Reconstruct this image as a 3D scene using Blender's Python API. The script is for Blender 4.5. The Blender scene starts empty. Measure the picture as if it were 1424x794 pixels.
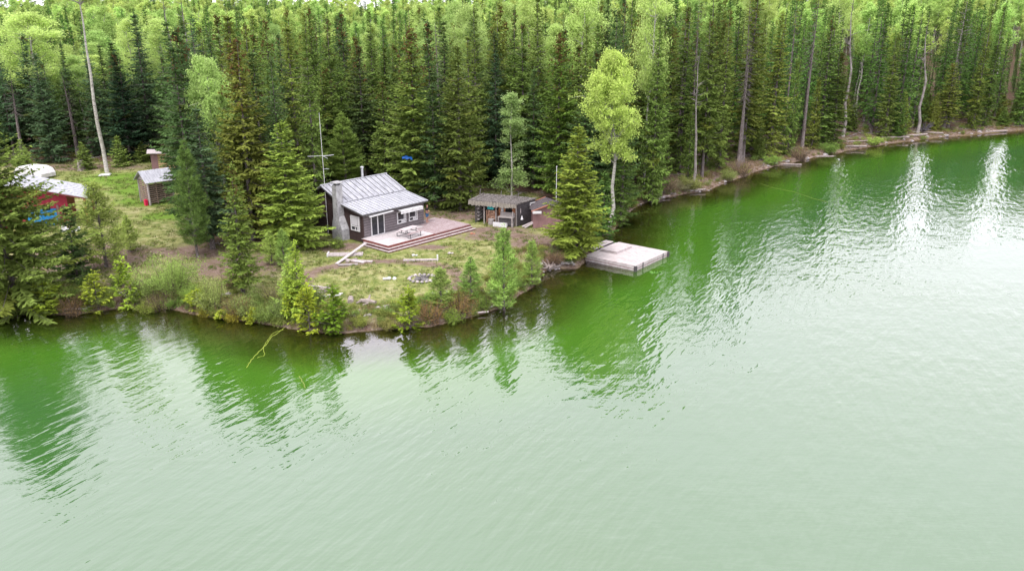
import bpy, math, random
import numpy as np
from mathutils import Vector, Matrix
R = math.radians
sc = bpy.context.scene
col = sc.collection
rng = np.random.default_rng(7)
random.seed(11)

# ------------------------------------------------------------------ camera
HC, FP = 21.0, 1150.0
PITCH = math.atan((397 - 15) / FP)
cam = bpy.data.objects.new('camera', bpy.data.cameras.new('camera'))
col.objects.link(cam); sc.camera = cam
cam.location = (0, 0, HC); cam.rotation_euler = (R(90) - PITCH, 0, 0)
cam.data.sensor_width = 36; cam.data.lens = FP / 1424 * 36
cam.data.clip_end = 4000; cam.data.clip_start = 0.5

# ------------------------------------------------------------------ sky and sun
SUN_EL, SUN_AZ = R(62), R(205)
w = bpy.data.worlds.new('World'); sc.world = w; w.use_nodes = True
nt = w.node_tree; nt.nodes.clear()
N = nt.nodes.new; L = nt.links.new
sky = N('ShaderNodeTexSky'); sky.sky_type = 'NISHITA'; sky.sun_disc = False
sky.sun_elevation = SUN_EL; sky.sun_rotation = SUN_AZ
tc = N('ShaderNodeTexCoord'); sep = N('ShaderNodeSeparateXYZ'); L(tc.outputs['Generated'], sep.inputs[0])
mp = N('ShaderNodeMapRange'); mp.inputs['From Min'].default_value = 0.0; mp.inputs['From Max'].default_value = 1.0
mp.inputs['To Min'].default_value = 13.2; mp.inputs['To Max'].default_value = 12.2
L(sep.outputs['Z'], mp.inputs['Value'])
cl = N('ShaderNodeTexNoise'); cl.inputs['Scale'].default_value = 2.2; cl.inputs['Detail'].default_value = 5
L(tc.outputs['Generated'], cl.inputs['Vector'])
clr = N('ShaderNodeMapRange'); clr.inputs['From Min'].default_value = .3; clr.inputs['From Max'].default_value = .7
clr.inputs['To Min'].default_value = .93; clr.inputs['To Max'].default_value = 1.07
L(cl.outputs['Fac'], clr.inputs['Value'])
mu = N('ShaderNodeMath'); mu.operation = 'MULTIPLY'; L(mp.outputs[0], mu.inputs[0]); L(clr.outputs[0], mu.inputs[1])
vm = N('ShaderNodeVectorMath'); vm.operation = 'SCALE'; vm.inputs[0].default_value = (1.0, .98, 1.05)
L(mu.outputs[0], vm.inputs['Scale'])
mx = N('ShaderNodeMix'); mx.data_type = 'RGBA'; mx.inputs['Factor'].default_value = .88
L(sky.outputs[0], mx.inputs[6]); L(vm.outputs[0], mx.inputs[7])
bg = N('ShaderNodeBackground'); bg.inputs['Strength'].default_value = .11
L(mx.outputs[2], bg.inputs['Color'])
wo = N('ShaderNodeOutputWorld'); L(bg.outputs[0], wo.inputs['Surface'])
sd = bpy.data.lights.new('sun', 'SUN'); sd.energy = 1.5; sd.angle = R(14); sd.color = (1, .97, .92)
sun = bpy.data.objects.new('sun', sd); col.objects.link(sun)
# light arrives from behind-left of the camera, high
sdir = Vector((-math.sin(R(25)) * math.cos(SUN_EL), -math.cos(R(25)) * math.cos(SUN_EL), math.sin(SUN_EL)))
sun.rotation_euler = sdir.to_track_quat('Z', 'Y').to_euler()
sky.sun_rotation = math.atan2(sdir.x, sdir.y)
vs = sc.view_settings
sc.display_settings.display_device = 'sRGB'
vs.view_transform = 'Standard'; vs.look = 'None'; vs.gamma = 1; vs.use_curve_mapping = False
vs.exposure = 1.0
cy = sc.cycles
cy.max_bounces = 6; cy.diffuse_bounces = 3; cy.glossy_bounces = 3; cy.transmission_bounces = 3; cy.transparent_max_bounces = 8
cy.use_denoising = True; cy.caustics_reflective = False; cy.caustics_refractive = False
cy.sample_clamp_indirect = 4

# ------------------------------------------------------------------ projection helpers (real positions on the ground)
def ray(x, y):
    u = (x - 712) / FP; v = (y - 397) / FP
    return np.array([u, math.cos(PITCH) - v * math.sin(PITCH), -math.sin(PITCH) - v * math.cos(PITCH)])
def at(x, y, z=0.0):
    d = ray(x, y); t = (z - HC) / d[2]
    return np.array([d[0] * t, d[1] * t, z])
def proj(p):
    p = np.asarray(p, float) - np.array([0, 0, HC])
    w_ = p[..., 1] * math.cos(PITCH) - p[..., 2] * math.sin(PITCH)
    up = p[..., 1] * math.sin(PITCH) + p[..., 2] * math.cos(PITCH)
    return 712 + FP * p[..., 0] / w_, 397 - FP * up / w_
shore_px = [(0,431),(30,434),(60,437),(100,438),(150,431),(185,425),(215,424),(245,431),(300,442),(350,447),(400,456),(440,462),(480,463),
            (520,459),(560,457),(600,454),(640,444),(670,437),(700,427),(722,410),(745,392),(752,378),(775,373),(800,374),(815,362),
            (835,345),(850,328),(862,310),(880,291),(900,281),(950,270),(985,265),(1010,253),(1060,236),(1100,227),(1150,215),
            (1200,206),(1250,198),(1290,193),(1350,188),(1424,181),(1520,173),(1650,166)]
SH = [(-400, 95), (-160, 72), (-80, 60), (-55, 58)] + [tuple(at(x, y)[:2]) for x, y in shore_px] + [(330, 300), (800, 520)]
SHA = np.array(SH)
# rugged little bays on the shoreline
def refine(P):
    out = []
    for i in range(len(P) - 1):
        a, b = P[i], P[i + 1]; ln = np.hypot(*(b - a)); n = max(1, min(12, int(ln / 1.6)))
        nrm = np.array([-(b - a)[1], (b - a)[0]]) / ln
        for k in range(n):
            amp = 0 if k == 0 else min(.35, ln * .05)
            out.append(a + (b - a) * k / n + nrm * rng.uniform(-amp, amp))
    out.append(P[-1]); return np.array(out)
SHR = refine(SHA)
POLY = np.vstack([SHR, [[800, 1500], [-800, 1500], [-800, 120]]])
def sdist(x, y):
    """signed distance to the shoreline, positive on land"""
    x = np.asarray(x, float); y = np.asarray(y, float)
    best = np.full(x.shape, 1e9)
    inside = np.zeros(x.shape, bool)
    n = len(POLY)
    for i in range(n):
        a = POLY[i]; b = POLY[(i + 1) % n]
        if i < len(SHR) - 1:
            d = b - a; t = np.clip(((x - a[0]) * d[0] + (y - a[1]) * d[1]) / (d @ d), 0, 1)
            best = np.minimum(best, np.hypot(x - a[0] - t * d[0], y - a[1] - t * d[1]))
        c = (a[1] > y) != (b[1] > y)
        if c.any():
            xi = (b[0] - a[0]) * (y - a[1]) / (b[1] - a[1] + 1e-12) + a[0]
            inside ^= c & (x < xi)
    return np.where(inside, best, -best)
def wob(x, y):
    return (np.sin(x * .31 + 1.3 * np.sin(y * .17)) * np.cos(y * .27 + x * .05) * .5 + np.sin(x * .9 + 2) * np.sin(y * .8 + x * .3) * .25
            + np.sin(x * 2.1 + y * 1.3) * np.sin(y * 2.4 - x * .7) * .12)
def ghd(x, y, d):
    land = .38 * (1 - np.exp(-np.maximum(d, 0) / .5)) + .72 * (1 - np.exp(-np.maximum(d, 0) / 6.0)) + .012 * np.maximum(d, 0)
    land = land + .13 * wob(x, y) * np.clip(d / 3, 0, 1)
    far = np.clip((y - 190) / 260, 0, 1)
    land = land + far * far * (3 - 2 * far) * (8.5 + 3 * np.sin(x * .011 + .5) + 2 * np.sin(x * .031))
    # level pad for the cabin and deck
    k = np.clip(1.4 - np.hypot(x + 9, y - 75) / 12, 0, 1); k = np.minimum(k * 2.5, 1)
    land = land * (1 - k) + k * (1.08 + .02 * wob(x, y))
    dd = np.maximum(-d, 0)
    lake = -(.02 + .17 * dd + .018 * dd ** 2) ; lake = np.maximum(lake, -7) + .05 * wob(x * 1.3, y * 1.3) * np.clip(dd, 0, 1)
    return np.where(d > 0, land, lake)
def gh(x, y):
    return ghd(np.asarray(x, float), np.asarray(y, float), sdist(x, y))
def g1(x, y): return float(gh(np.array([x]), np.array([y]))[0])
def atg(px, py):
    z = 1.0
    for _ in range(6):
        p = at(px, py, z); z = .5 * z + .5 * g1(p[0], p[1])
    p = at(px, py, z); return np.array([p[0], p[1], g1(p[0], p[1])])

# ------------------------------------------------------------------ object helpers
def tag(o, label=None, cat=None, group=None, kind=None):
    if label: o['label'] = label
    if cat: o['category'] = cat
    if group: o['group'] = group
    if kind: o['kind'] = kind
    return o
def empty(name, loc, rz=0, label=None, cat=None, group=None):
    o = bpy.data.objects.new(name, None); col.objects.link(o); o.empty_display_size = .3
    o.location = [float(v) for v in loc]; o.rotation_euler = (0, 0, rz)
    return tag(o, label, cat, group)
def link_mesh(name, me, parent=None, mats=()):
    o = bpy.data.objects.new(name, me); col.objects.link(o)
    for m in mats: me.materials.append(m)
    if parent: o.parent = parent
    return o
class MB:
    def __init__(s): s.v = []; s.f = []; s.m = []
    def quad(s, a, b, c, d, mi=0):
        n = len(s.v); s.v += [tuple(a), tuple(b), tuple(c), tuple(d)]; s.f.append((n, n + 1, n + 2, n + 3)); s.m.append(mi)
    def hexa(s, p, mi=0):   # 8 corners: bottom 0-3 ccw, top 4-7
        n = len(s.v); s.v += [tuple(q) for q in p]
        for f in ((3, 2, 1, 0), (4, 5, 6, 7), (0, 1, 5, 4), (1, 2, 6, 5), (2, 3, 7, 6), (3, 0, 4, 7)):
            s.f.append(tuple(n + i for i in f)); s.m.append(mi)
    def box(s, x0, x1, y0, y1, z0, z1, mi=0, j=0):
        c = [(x0, y0, z0), (x1, y0, z0), (x1, y1, z0), (x0, y1, z0), (x0, y0, z1), (x1, y0, z1), (x1, y1, z1), (x0, y1, z1)]
        if j: c = [tuple(q + random.uniform(-j, j) for q in p) for p in c]
        s.hexa(c, mi)
    def bar(s, a, b, w_, h, mi=0, up=(0, 0, 1)):
        a = Vector(a); b = Vector(b); d = (b - a).normalized(); u = Vector(up)
        if abs(d.dot(u)) > .95: u = Vector((1, 0, 0))
        sx = d.cross(u).normalized() * w_ / 2; uz = sx.cross(d).normalized() * h / 2
        s.hexa([a - sx - uz, a + sx - uz, b + sx - uz, b - sx - uz, a - sx + uz, a + sx + uz, b + sx + uz, b - sx + uz], mi)
    def tube(s, pts, rad, n=7, mi=0, caps=True):
        pts = [Vector(p) for p in pts]
        if not hasattr(rad, '__len__'): rad = [rad] * len(pts)
        base = len(s.v)
        for i, p in enumerate(pts):
            d = (pts[min(i + 1, len(pts) - 1)] - pts[max(i - 1, 0)]).normalized()
            u = Vector((1, 0, 0)) if abs(d.x) < .8 else Vector((0, 1, 0))
            a = d.cross(u).normalized(); b = d.cross(a)
            for k in range(n):
                t = 2 * math.pi * k / n; s.v.append(tuple(p + (a * math.cos(t) + b * math.sin(t)) * rad[i]))
        for i in range(len(pts) - 1):
            for k in range(n):
                q = base + i * n; s.f.append((q + k, q + (k + 1) % n, q + n + (k + 1) % n, q + n + k)); s.m.append(mi)
        if caps:
            s.f.append(tuple(base + k for k in range(n))); s.m.append(mi)
            q = base + (len(pts) - 1) * n; s.f.append(tuple(q + k for k in reversed(range(n)))); s.m.append(mi)
    def rock(s, c, r, mi=0, flat=.7, seed=0):
        rr = random.Random(seed); n = len(s.v); ring = 7
        s.v.append((c[0], c[1], c[2] + r * flat * rr.uniform(.8, 1)))
        for l, (zz, k) in enumerate(((.62, .6), (.1, 1.0), (-.4, .85))):
            for i in range(ring):
                t = 2 * math.pi * (i + .4 * l) / ring; q = r * k * rr.uniform(.75, 1.2)
                s.v.append((c[0] + q * math.cos(t), c[1] + q * math.sin(t), c[2] + r * flat * zz * rr.uniform(.8, 1.15)))
        for i in range(ring): s.f.append((n, n + 1 + i, n + 1 + (i + 1) % ring)); s.m.append(mi)
        for l in range(2):
            for i in range(ring):
                a = n + 1 + l * ring
                s.f.append((a + i, a + ring + i, a + ring + (i + 1) % ring, a + (i + 1) % ring)); s.m.append(mi)
    def build(s, name, mats, parent=None, smooth=False):
        me = bpy.data.meshes.new(name); me.from_pydata(s.v, [], s.f)
        if not isinstance(mats, (list, tuple)): mats = [mats]
        for m in mats: me.materials.append(m)
        me.polygons.foreach_set('material_index', s.m)
        if smooth: me.polygons.foreach_set('use_smooth', [True] * len(me.polygons))
        me.update()
        o = bpy.data.objects.new(name, me); col.objects.link(o)
        if parent: o.parent = parent
        return o

# ------------------------------------------------------------------ materials
def newmat(name):
    m = bpy.data.materials.new(name); m.use_nodes = True; nt = m.node_tree; nt.nodes.clear()
    out = nt.nodes.new('ShaderNodeOutputMaterial'); return m, nt, out
def setv(n, **k):
    for a, b in k.items(): n.inputs[a.replace('_', ' ')].default_value = b
    return n
def mixc(nt, fac, a, b, mode='MIX'):
    n = nt.nodes.new('ShaderNodeMix'); n.data_type = 'RGBA'; n.blend_type = mode
    for s, v in ((n.inputs['Factor'], fac), (n.inputs[6], a), (n.inputs[7], b)):
        if isinstance(v, bpy.types.NodeSocket): nt.links.new(v, s)
        elif hasattr(v, '__len__'): s.default_value = (v[0], v[1], v[2], 1)
        else: s.default_value = v
    return n.outputs[2]
def noise(nt, scale, detail=4, vec=None, rough=.6, stretch=None, coord='Object'):
    n = nt.nodes.new('ShaderNodeTexNoise'); n.inputs['Scale'].default_value = scale; n.inputs['Detail'].default_value = detail
    n.inputs['Roughness'].default_value = rough
    if vec is None:
        t = nt.nodes.new('ShaderNodeTexCoord'); vec = t.outputs[coord]
    if stretch:
        mp = nt.nodes.new('ShaderNodeMapping'); mp.inputs['Scale'].default_value = stretch; nt.links.new(vec, mp.inputs[0]); vec = mp.outputs[0]
    nt.links.new(vec, n.inputs['Vector']); return n.outputs['Fac']
def ramp(nt, val, a, b, lo=0., hi=1.):
    n = nt.nodes.new('ShaderNodeMapRange'); n.inputs['From Min'].default_value = a; n.inputs['From Max'].default_value = b
    n.inputs['To Min'].default_value = lo; n.inputs['To Max'].default_value = hi
    nt.links.new(val, n.inputs['Value']); return n.outputs[0]
def bumpn(nt, h, strength=.4, dist=.02):
    b = nt.nodes.new('ShaderNodeBump'); b.inputs['Strength'].default_value = strength; b.inputs['Distance'].default_value = dist
    nt.links.new(h, b.inputs['Height']); return b.outputs[0]
def surf(name, c1, c2, scale=3, rough=.8, stretch=None, lo=.35, hi=.65, c3=None, s3=14, metal=0, bump=.4, spec=.3):
    m, nt, out = newmat(name)
    f = ramp(nt, noise(nt, scale, 5, stretch=stretch), lo, hi)
    c = mixc(nt, f, c1, c2)
    if c3:
        f3 = ramp(nt, noise(nt, s3, 3, stretch=stretch), .55, .68); c = mixc(nt, f3, c, c3)
    b = nt.nodes.new('ShaderNodeBsdfPrincipled'); nt.links.new(c, b.inputs['Base Color'])
    b.inputs['Roughness'].default_value = rough; b.inputs['Metallic'].default_value = metal
    b.inputs['Specular IOR Level'].default_value = spec
    if bump: nt.links.new(bumpn(nt, noise(nt, scale * 4, 4, stretch=stretch), bump, .02), b.inputs['Normal'])
    nt.links.new(b.outputs[0], out.inputs[0]); return m
M = {}
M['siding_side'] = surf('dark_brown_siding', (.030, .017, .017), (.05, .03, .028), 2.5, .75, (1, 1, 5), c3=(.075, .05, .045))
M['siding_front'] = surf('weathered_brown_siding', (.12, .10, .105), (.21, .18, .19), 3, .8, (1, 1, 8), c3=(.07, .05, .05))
M['metal_roof'] = surf('galvanised_roofing', (.27, .27, .30), (.43, .43, .465), 1.6, .5, (3, .6, 1), c3=(.36, .36, .385), s3=5, metal=.1, bump=.15, spec=.4)
M['metal_roof_old'] = surf('stained_galvanised_roofing', (.23, .23, .255), (.41, .41, .445), 2.2, .55, (3, .6, 1), c3=(.2, .19, .2), s3=7, metal=.1, bump=.2)
M['seam'] = surf('roof_seam_dark', (.05, .05, .05), (.11, .10, .10), 5, .7)
M['seam_light'] = surf('roof_seam_grey', (.16, .16, .17), (.27, .27, .29), 5, .7)
M['white'] = surf('white_paint', (.52, .50, .51), (.66, .65, .66), 3, .5, c3=(.42, .40, .39), bump=.1)
M['board_grey'] = surf('silvered_deck_board', (.36, .32, .32), (.50, .46, .465), 1.3, .75, (1, 6, 1), c3=(.25, .20, .19), s3=4)
M['board_worn'] = surf('peeling_red_deck_board', (.34, .28, .285), (.20, .125, .125), 2.6, .8, (1, 5, 1), c3=(.45, .40, .41), s3=8)
M['red_stain'] = surf('oxblood_stain', (.11, .024, .02), (.19, .05, .038), 3, .75, (1, 1, 3), c3=(.24, .13, .11))
M['red_dark'] = surf('oxblood_stain_weathered', (.10, .02, .022), (.17, .045, .045), 3, .7)
M['concrete'] = surf('chimney_concrete', (.27, .26, .27), (.42, .41, .42), 2.5, .9, c3=(.2, .19, .19), s3=6)
M['dark_metal'] = surf('dark_metal', (.06, .06, .065), (.12, .12, .13), 6, .5, metal=.5, bump=.1)
M['steel'] = surf('galvanised_pipe', (.4, .4, .42), (.6, .6, .62), 5, .4, metal=.5, bump=.1)
M['slat'] = surf('brown_slat_timber', (.20, .14, .11), (.36, .27, .22), 3, .9, (6, 6, 1), c3=(.10, .07, .06))
M['tread'] = surf('worn_step_tread', (.27, .22, .215), (.44, .39, .385), 2, .8, (4, 1, 1), c3=(.17, .09, .08), s3=6)
M['black'] = surf('black_unlit_depth', (.008, .008, .009), (.016, .015, .015), 5, .9)  # near-black colour standing in for unlit gaps and openings
M['glass'] = None
m, nt, out = newmat('window_glass')
b = nt.nodes.new('ShaderNodeBsdfPrincipled'); setv(b, Base_Color=(.025, .026, .032, 1), Roughness=.08)
nt.links.new(b.outputs[0], out.inputs[0]); M['glass'] = m
M['curtain'] = surf('pale_curtain', (.42, .40, .42), (.55, .53, .55), 9, .9, (6, 6, .3))
M['tan'] = surf('tan_blind', (.22, .14, .08), (.30, .2, .12), 5, .9)
M['old_wood'] = surf('weathered_grey_timber', (.20, .175, .165), (.38, .34, .33), 3, .9, (1, 6, 6), c3=(.10, .085, .08))
M['old_wood_dark'] = surf('charcoal_timber', (.035, .03, .032), (.085, .075, .08), 3, .9, (1, 1, 6), c3=(.15, .14, .15))
M['thatch'] = surf('shaggy_bark_edging', (.17, .15, .125), (.33, .30, .26), 3, .95, (6, 6, .5), c3=(.05, .04, .035), s3=5, bump=1)
M['slab'] = surf('mossy_roof_slabs', (.055, .048, .045), (.16, .14, .13), 3, .95, (3, 1, 1), c3=(.30, .27, .26), s3=6, bump=1)
M['orange_wood'] = surf('red_brown_boards', (.38, .13, .06), (.55, .27, .14), 4, .8, (8, 8, .6), c3=(.10, .04, .03))
M['pale_wood'] = surf('bleached_timber', (.36, .30, .30), (.52, .46, .47), 3, .8, (5, 1, 1), c3=(.36, .3, .3))
M['dock_wood'] = surf('bleached_dock_board', (.34, .29, .285), (.50, .45, .445), 1.8, .75, (1, 5, 1), c3=(.32, .25, .27), s3=4)
M['plum'] = surf('faded_plum_board_wall', (.20, .11, .11), (.26, .15, .15), 3, .8, (6, 6, .6))
M['shingle'] = surf('dark_felt_roof', (.045, .035, .04), (.08, .065, .07), 4, .9, c3=(.14, .12, .12), s3=10)
M['rust'] = surf('rusty_trim', (.30, .10, .06), (.42, .2, .14), 6, .8)
M['cyan'] = surf('turquoise_plastic', (.02, .33, .36), (.04, .42, .45), 5, .5, bump=0)
M['red_paint'] = surf('crimson_painted_wall', (.27, .018, .04), (.36, .03, .06), 2, .6, c3=(.2, .03, .04))
M['blue_paint'] = surf('bright_blue_panel', (.012, .13, .32), (.02, .19, .42), 3, .5, c3=(.05, .3, .5))
M['blue_tarp'] = surf('blue_tarp_sheet', (.004, .05, .22), (.008, .10, .36), 5, .5)
M['end_wood'] = surf('split_firewood_ends', (.34, .17, .11), (.55, .36, .26), 7, .9, c3=(.08, .04, .03), s3=9)
M['log'] = surf('grey_log', (.18, .14, .125), (.36, .31, .29), 4, .9, (1, 1, 5), c3=(.08, .06, .05))
M['rockm'] = surf('lichen_rock', (.20, .175, .175), (.40, .36, .36), 3, .9, c3=(.10, .085, .08))
M['ash'] = surf('ash_and_char', (.03, .028, .03), (.24, .22, .22), 6, .95)
M['rope'] = surf('yellow_rope', (.22, .27, .03), (.32, .38, .06), 9, .7, bump=0)
M['jeans'] = surf('blue_denim', (.03, .09, .19), (.05, .14, .27), 9, .9)
M['shirt'] = surf('black_shirt', (.012, .011, .013), (.03, .025, .03), 9, .9)
M['skin'] = surf('skin_tone', (.42, .22, .16), (.48, .26, .19), 9, .6, bump=0)
M['hair'] = surf('brown_hair', (.06, .03, .02), (.10, .05, .03), 20, .8)

def leafmat(name, c=None, transl=.3, cone=(.13, .075, .035), rnd=.25, hue=.014):
    m, nt, out = newmat(name)
    a = nt.nodes.new('ShaderNodeAttribute'); a.attribute_name = 'tint'
    sp = nt.nodes.new('ShaderNodeSeparateColor'); nt.links.new(a.outputs['Color'], sp.inputs[0])
    oi = nt.nodes.new('ShaderNodeObjectInfo')
    base = oi.outputs['Color'] if c is None else None
    if base is None:
        rgb = nt.nodes.new('ShaderNodeRGB'); rgb.outputs[0].default_value = (*c, 1); base = rgb.outputs[0]
    hs = nt.nodes.new('ShaderNodeHueSaturation'); nt.links.new(base, hs.inputs['Color'])
    nt.links.new(ramp(nt, oi.outputs['Random'], 0, 1, .499 - hue, .499 + hue), hs.inputs['Hue'])
    hs.inputs['Saturation'].default_value = .98
    r2 = nt.nodes.new('ShaderNodeMath'); r2.operation = 'MULTIPLY_ADD'; r2.inputs[1].default_value = 7.31; r2.inputs[2].default_value = 0
    nt.links.new(oi.outputs['Random'], r2.inputs[0])
    fr = nt.nodes.new('ShaderNodeMath'); fr.operation = 'FRACT'; nt.links.new(r2.outputs[0], fr.inputs[0])
    v1 = ramp(nt, fr.outputs[0], 0, 1, 1 - rnd, 1 + rnd)
    v2 = ramp(nt, sp.outputs[0], 0, 1, .66, 1.72)
    mm = nt.nodes.new('ShaderNodeMath'); mm.operation = 'MULTIPLY'; nt.links.new(v1, mm.inputs[0]); nt.links.new(v2, mm.inputs[1])
    nt.links.new(mm.outputs[0], hs.inputs['Value'])
    # some twigs run to yellow, some to brown
    warm = mixc(nt, ramp(nt, sp.outputs[2], .6, 1, 0, .55), hs.outputs[0], (.16, .15, .02))
    cc = mixc(nt, sp.outputs[1], warm, cone)
    d = nt.nodes.new('ShaderNodeBsdfDiffuse'); nt.links.new(cc, d.inputs[0])
    t = nt.nodes.new('ShaderNodeBsdfTranslucent'); nt.links.new(cc, t.inputs[0])
    ms = nt.nodes.new('ShaderNodeMixShader'); ms.inputs[0].default_value = transl
    nt.links.new(d.outputs[0], ms.inputs[1]); nt.links.new(t.outputs[0], ms.inputs[2]); nt.links.new(ms.outputs[0], out.inputs[0])
    return m
M['needle'] = leafmat('conifer_needles')
M['leaf'] = leafmat('broadleaf_foliage', transl=.45, rnd=.12, hue=.012)
M['far_needle'] = leafmat('far_conifer_needles', (.095, .18, .04), rnd=.4, hue=.015)
M['far_leaf'] = leafmat('far_aspen_leaves', (.33, .44, .12), transl=.45, rnd=.2, hue=.02)
M['bark'] = surf('conifer_bark', (.07, .055, .05), (.16, .13, .125), 8, .95, (1, 1, .3), c3=(.25, .23, .22))
M['bark_aspen'] = surf('aspen_bark', (.27, .25, .22), (.43, .41, .37), 2.2, .85, (1, 1, 2.5), c3=(.07, .06, .05), s3=4)
M['twig'] = surf('brown_twigs', (.085, .06, .045), (.17, .13, .10), 5, .95)
M['bark_grey'] = surf('dead_grey_bark', (.14, .12, .11), (.28, .25, .24), 5, .95, (1, 1, .3), c3=(.09, .07, .06))

# ------------------------------------------------------------------ ground
def axis(lo, a, b, hi, fine, grow=1.13):
    m_ = list(np.arange(a, b, fine)); s = fine; x = b
    R_ = []
    while x < hi: R_.append(x); s *= grow; x += s
    R_.append(hi); s = fine; x = a; L_ = []
    while x > lo: s *= grow; x -= s; L_.append(x)
    return np.array(sorted(L_ + m_ + R_))
def grid_mesh(name, xs, ys, zf):
    X, Y = np.meshgrid(xs, ys); nx, ny = len(xs), len(ys)
    Z, extra = zf(X, Y)
    V = np.stack([X, Y, Z], -1).reshape(-1, 3)
    i = np.arange(nx - 1)[None, :] + nx * np.arange(ny - 1)[:, None]
    F = np.stack([i, i + 1, i + nx + 1, i + nx], -1).reshape(-1, 4)
    me = bpy.data.meshes.new(name)
    me.vertices.add(len(V)); me.vertices.foreach_set('co', V.astype(np.float32).ravel())
    me.loops.add(F.size); me.loops.foreach_set('vertex_index', F.astype(np.int32).ravel())
    me.polygons.add(len(F)); me.polygons.foreach_set('loop_start', np.arange(0, F.size, 4, dtype=np.int32))
    me.polygons.foreach_set('use_smooth', np.ones(len(F), bool))
    me.update(calc_edges=True)
    for k, a in extra.items():
        at_ = me.attributes.new(k, 'FLOAT', 'POINT'); at_.data.foreach_set('value', a.astype(np.float32).ravel())
    return me
# where the trees end (in the photograph) -> forest floor / clearing
edge_x = [-400, 0, 90, 200, 250, 262, 300, 330, 400, 445, 452, 520, 560, 600, 655, 700, 760, 800, 870, 890, 1000, 1600]
edge_y = [236, 232, 224, 222, 226, 330, 345, 342, 338, 330, 248, 240, 262, 284, 268, 262, 276, 300, 300, 420, 420, 420]
def forestness(x, y, z):
    px, py = proj(np.stack([x, y, z], -1))
    return np.clip((np.interp(px, edge_x, edge_y) - py) / 10 + .5, 0, 1) * (y > 50)
def blob(px, py, X, Y, rx, ry=None, ang=0):
    c = at(px, py, 1.0); ry = ry or rx
    dx, dy = X - c[0], Y - c[1]; ca, sa = math.cos(ang), math.sin(ang)
    u, v = (dx * ca + dy * sa) / rx, (-dx * sa + dy * ca) / ry
    return np.clip(1.3 - np.hypot(u, v), 0, 1)
def ground_z(X, Y):
    D = sdist(X, Y); Z = ghd(X, Y, D)
    fo = forestness(X, Y, Z) * (D > 0)
    dirt = np.zeros_like(X)
    c = at(530, 392, .9); rr = np.hypot((X - c[0]) / 6.2, (Y - c[1]) / 5.0)
    dirt = np.maximum(dirt, np.clip(1 - np.abs(rr - 1) / .26, 0, 1) * (Y > c[1] - 2))
    for a in [(700, 330, 5, 2.0), (640, 300, 4, 3), (745, 340, 3.5, 4), (690, 322, 4, 2), (150, 228, 7, 3), (215, 352, 3, 1.5),
              (120, 360, 8, 5), (330, 370, 6, 4), (600, 345, 2, 1), (160, 400, 6, 3), (120, 240, 10, 3), (470, 345, 3, 2), (250, 352, 2, 2),
              (290, 350, 4, 4), (570, 300, 5, 3), (770, 365, 3, 2)]:
        dirt = np.maximum(dirt, blob(a[0], a[1], X, Y, a[2], a[3]))
    bare = (X > 14) * np.clip(1.7 - D / 3.6, 0, 1) * (D > 0); dirt = np.maximum(dirt, bare); fo = fo * (1 - np.clip(bare, 0, 1))
    lush = np.zeros_like(X)
    for a in [(192, 270, 4, 4), (180, 255, 8, 4), (205, 285, 4, 3), (190, 262, 6, 3), (230, 305, 3, 2.5), (570, 415, 2, 1)]:
        lush = np.maximum(lush, blob(a[0], a[1], X, Y, a[2], a[3]))
    return Z, {'shore': D, 'forest': fo, 'dirt': dirt, 'lush': lush}
gx = axis(-900, -62, 62, 900, .42); gy = axis(-300, 48, 126, 1300, .42)
gme = grid_mesh('ground', gx, gy, ground_z)
m, nt, out = newmat('ground_cover')
def attr(nt, n):
    a = nt.nodes.new('ShaderNodeAttribute'); a.attribute_name = n; return a.outputs['Fac']
def mth(nt, op, a, b):
    n = nt.nodes.new('ShaderNodeMath'); n.operation = op
    for s, v in zip(n.inputs, (a, b)):
        if isinstance(v, bpy.types.NodeSocket): nt.links.new(v, s)
        else: s.default_value = v
    return n.outputs[0]
n1 = noise(nt, .35, 5); n2 = noise(nt, 2.2, 6, rough=.75); n3 = noise(nt, 9, 4, rough=.8)
grass = mixc(nt, ramp(nt, n1, .38, .62), (.165, .195, .045), (.255, .25, .095))
grass = mixc(nt, ramp(nt, n2, .48, .62), grass, (.10, .14, .03))
n5 = noise(nt, .9, 5, rough=.8)
grass = mixc(nt, ramp(nt, n5, .5, .62), grass, (.32, .30, .15))
grass = mixc(nt, ramp(nt, n5, .46, .38), grass, (.10, .135, .03))
grass = mixc(nt, ramp(nt, n3, .55, .70), grass, (.30, .265, .16))
dirtc = mixc(nt, ramp(nt, n2, .4, .6), (.135, .088, .066), (.22, .16, .13))
dirtc = mixc(nt, ramp(nt, n3, .6, .72), dirtc, (.34, .29, .27))
dm = ramp(nt, mth(nt, 'ADD', mth(nt, 'MULTIPLY', attr(nt, 'dirt'), .62), mth(nt, 'MULTIPLY', n2, .9)), .62, .92)
c = mixc(nt, dm, grass, dirtc)
lm = ramp(nt, mth(nt, 'ADD', attr(nt, 'lush'), mth(nt, 'MULTIPLY', n2, .8)), .65, 1.15)
c = mixc(nt, lm, c, (.13, .215, .03))
floor_ = mixc(nt, ramp(nt, n2, .4, .62), (.075, .042, .03), (.15, .10, .075))
floor_ = mixc(nt, ramp(nt, n3, .56, .7), floor_, (.22, .19, .16))
floor_ = mixc(nt, ramp(nt, n1, .52, .66), floor_, (.075, .09, .025))
fm = ramp(nt, mth(nt, 'ADD', attr(nt, 'forest'), mth(nt, 'MULTIPLY', n2, .6)), .55, .95)
c = mixc(nt, fm, c, floor_)
sh = attr(nt, 'shore')
bank = mixc(nt, ramp(nt, n2, .4, .6), (.12, .075, .055), (.24, .185, .15))
bank = mixc(nt, ramp(nt, n3, .58, .7), bank, (.36, .31, .29))
bm = ramp(nt, mth(nt, 'ADD', sh, mth(nt, 'MULTIPLY', n2, 3.0)), 3.1, 2.0)
c = mixc(nt, bm, c, bank)
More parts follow.
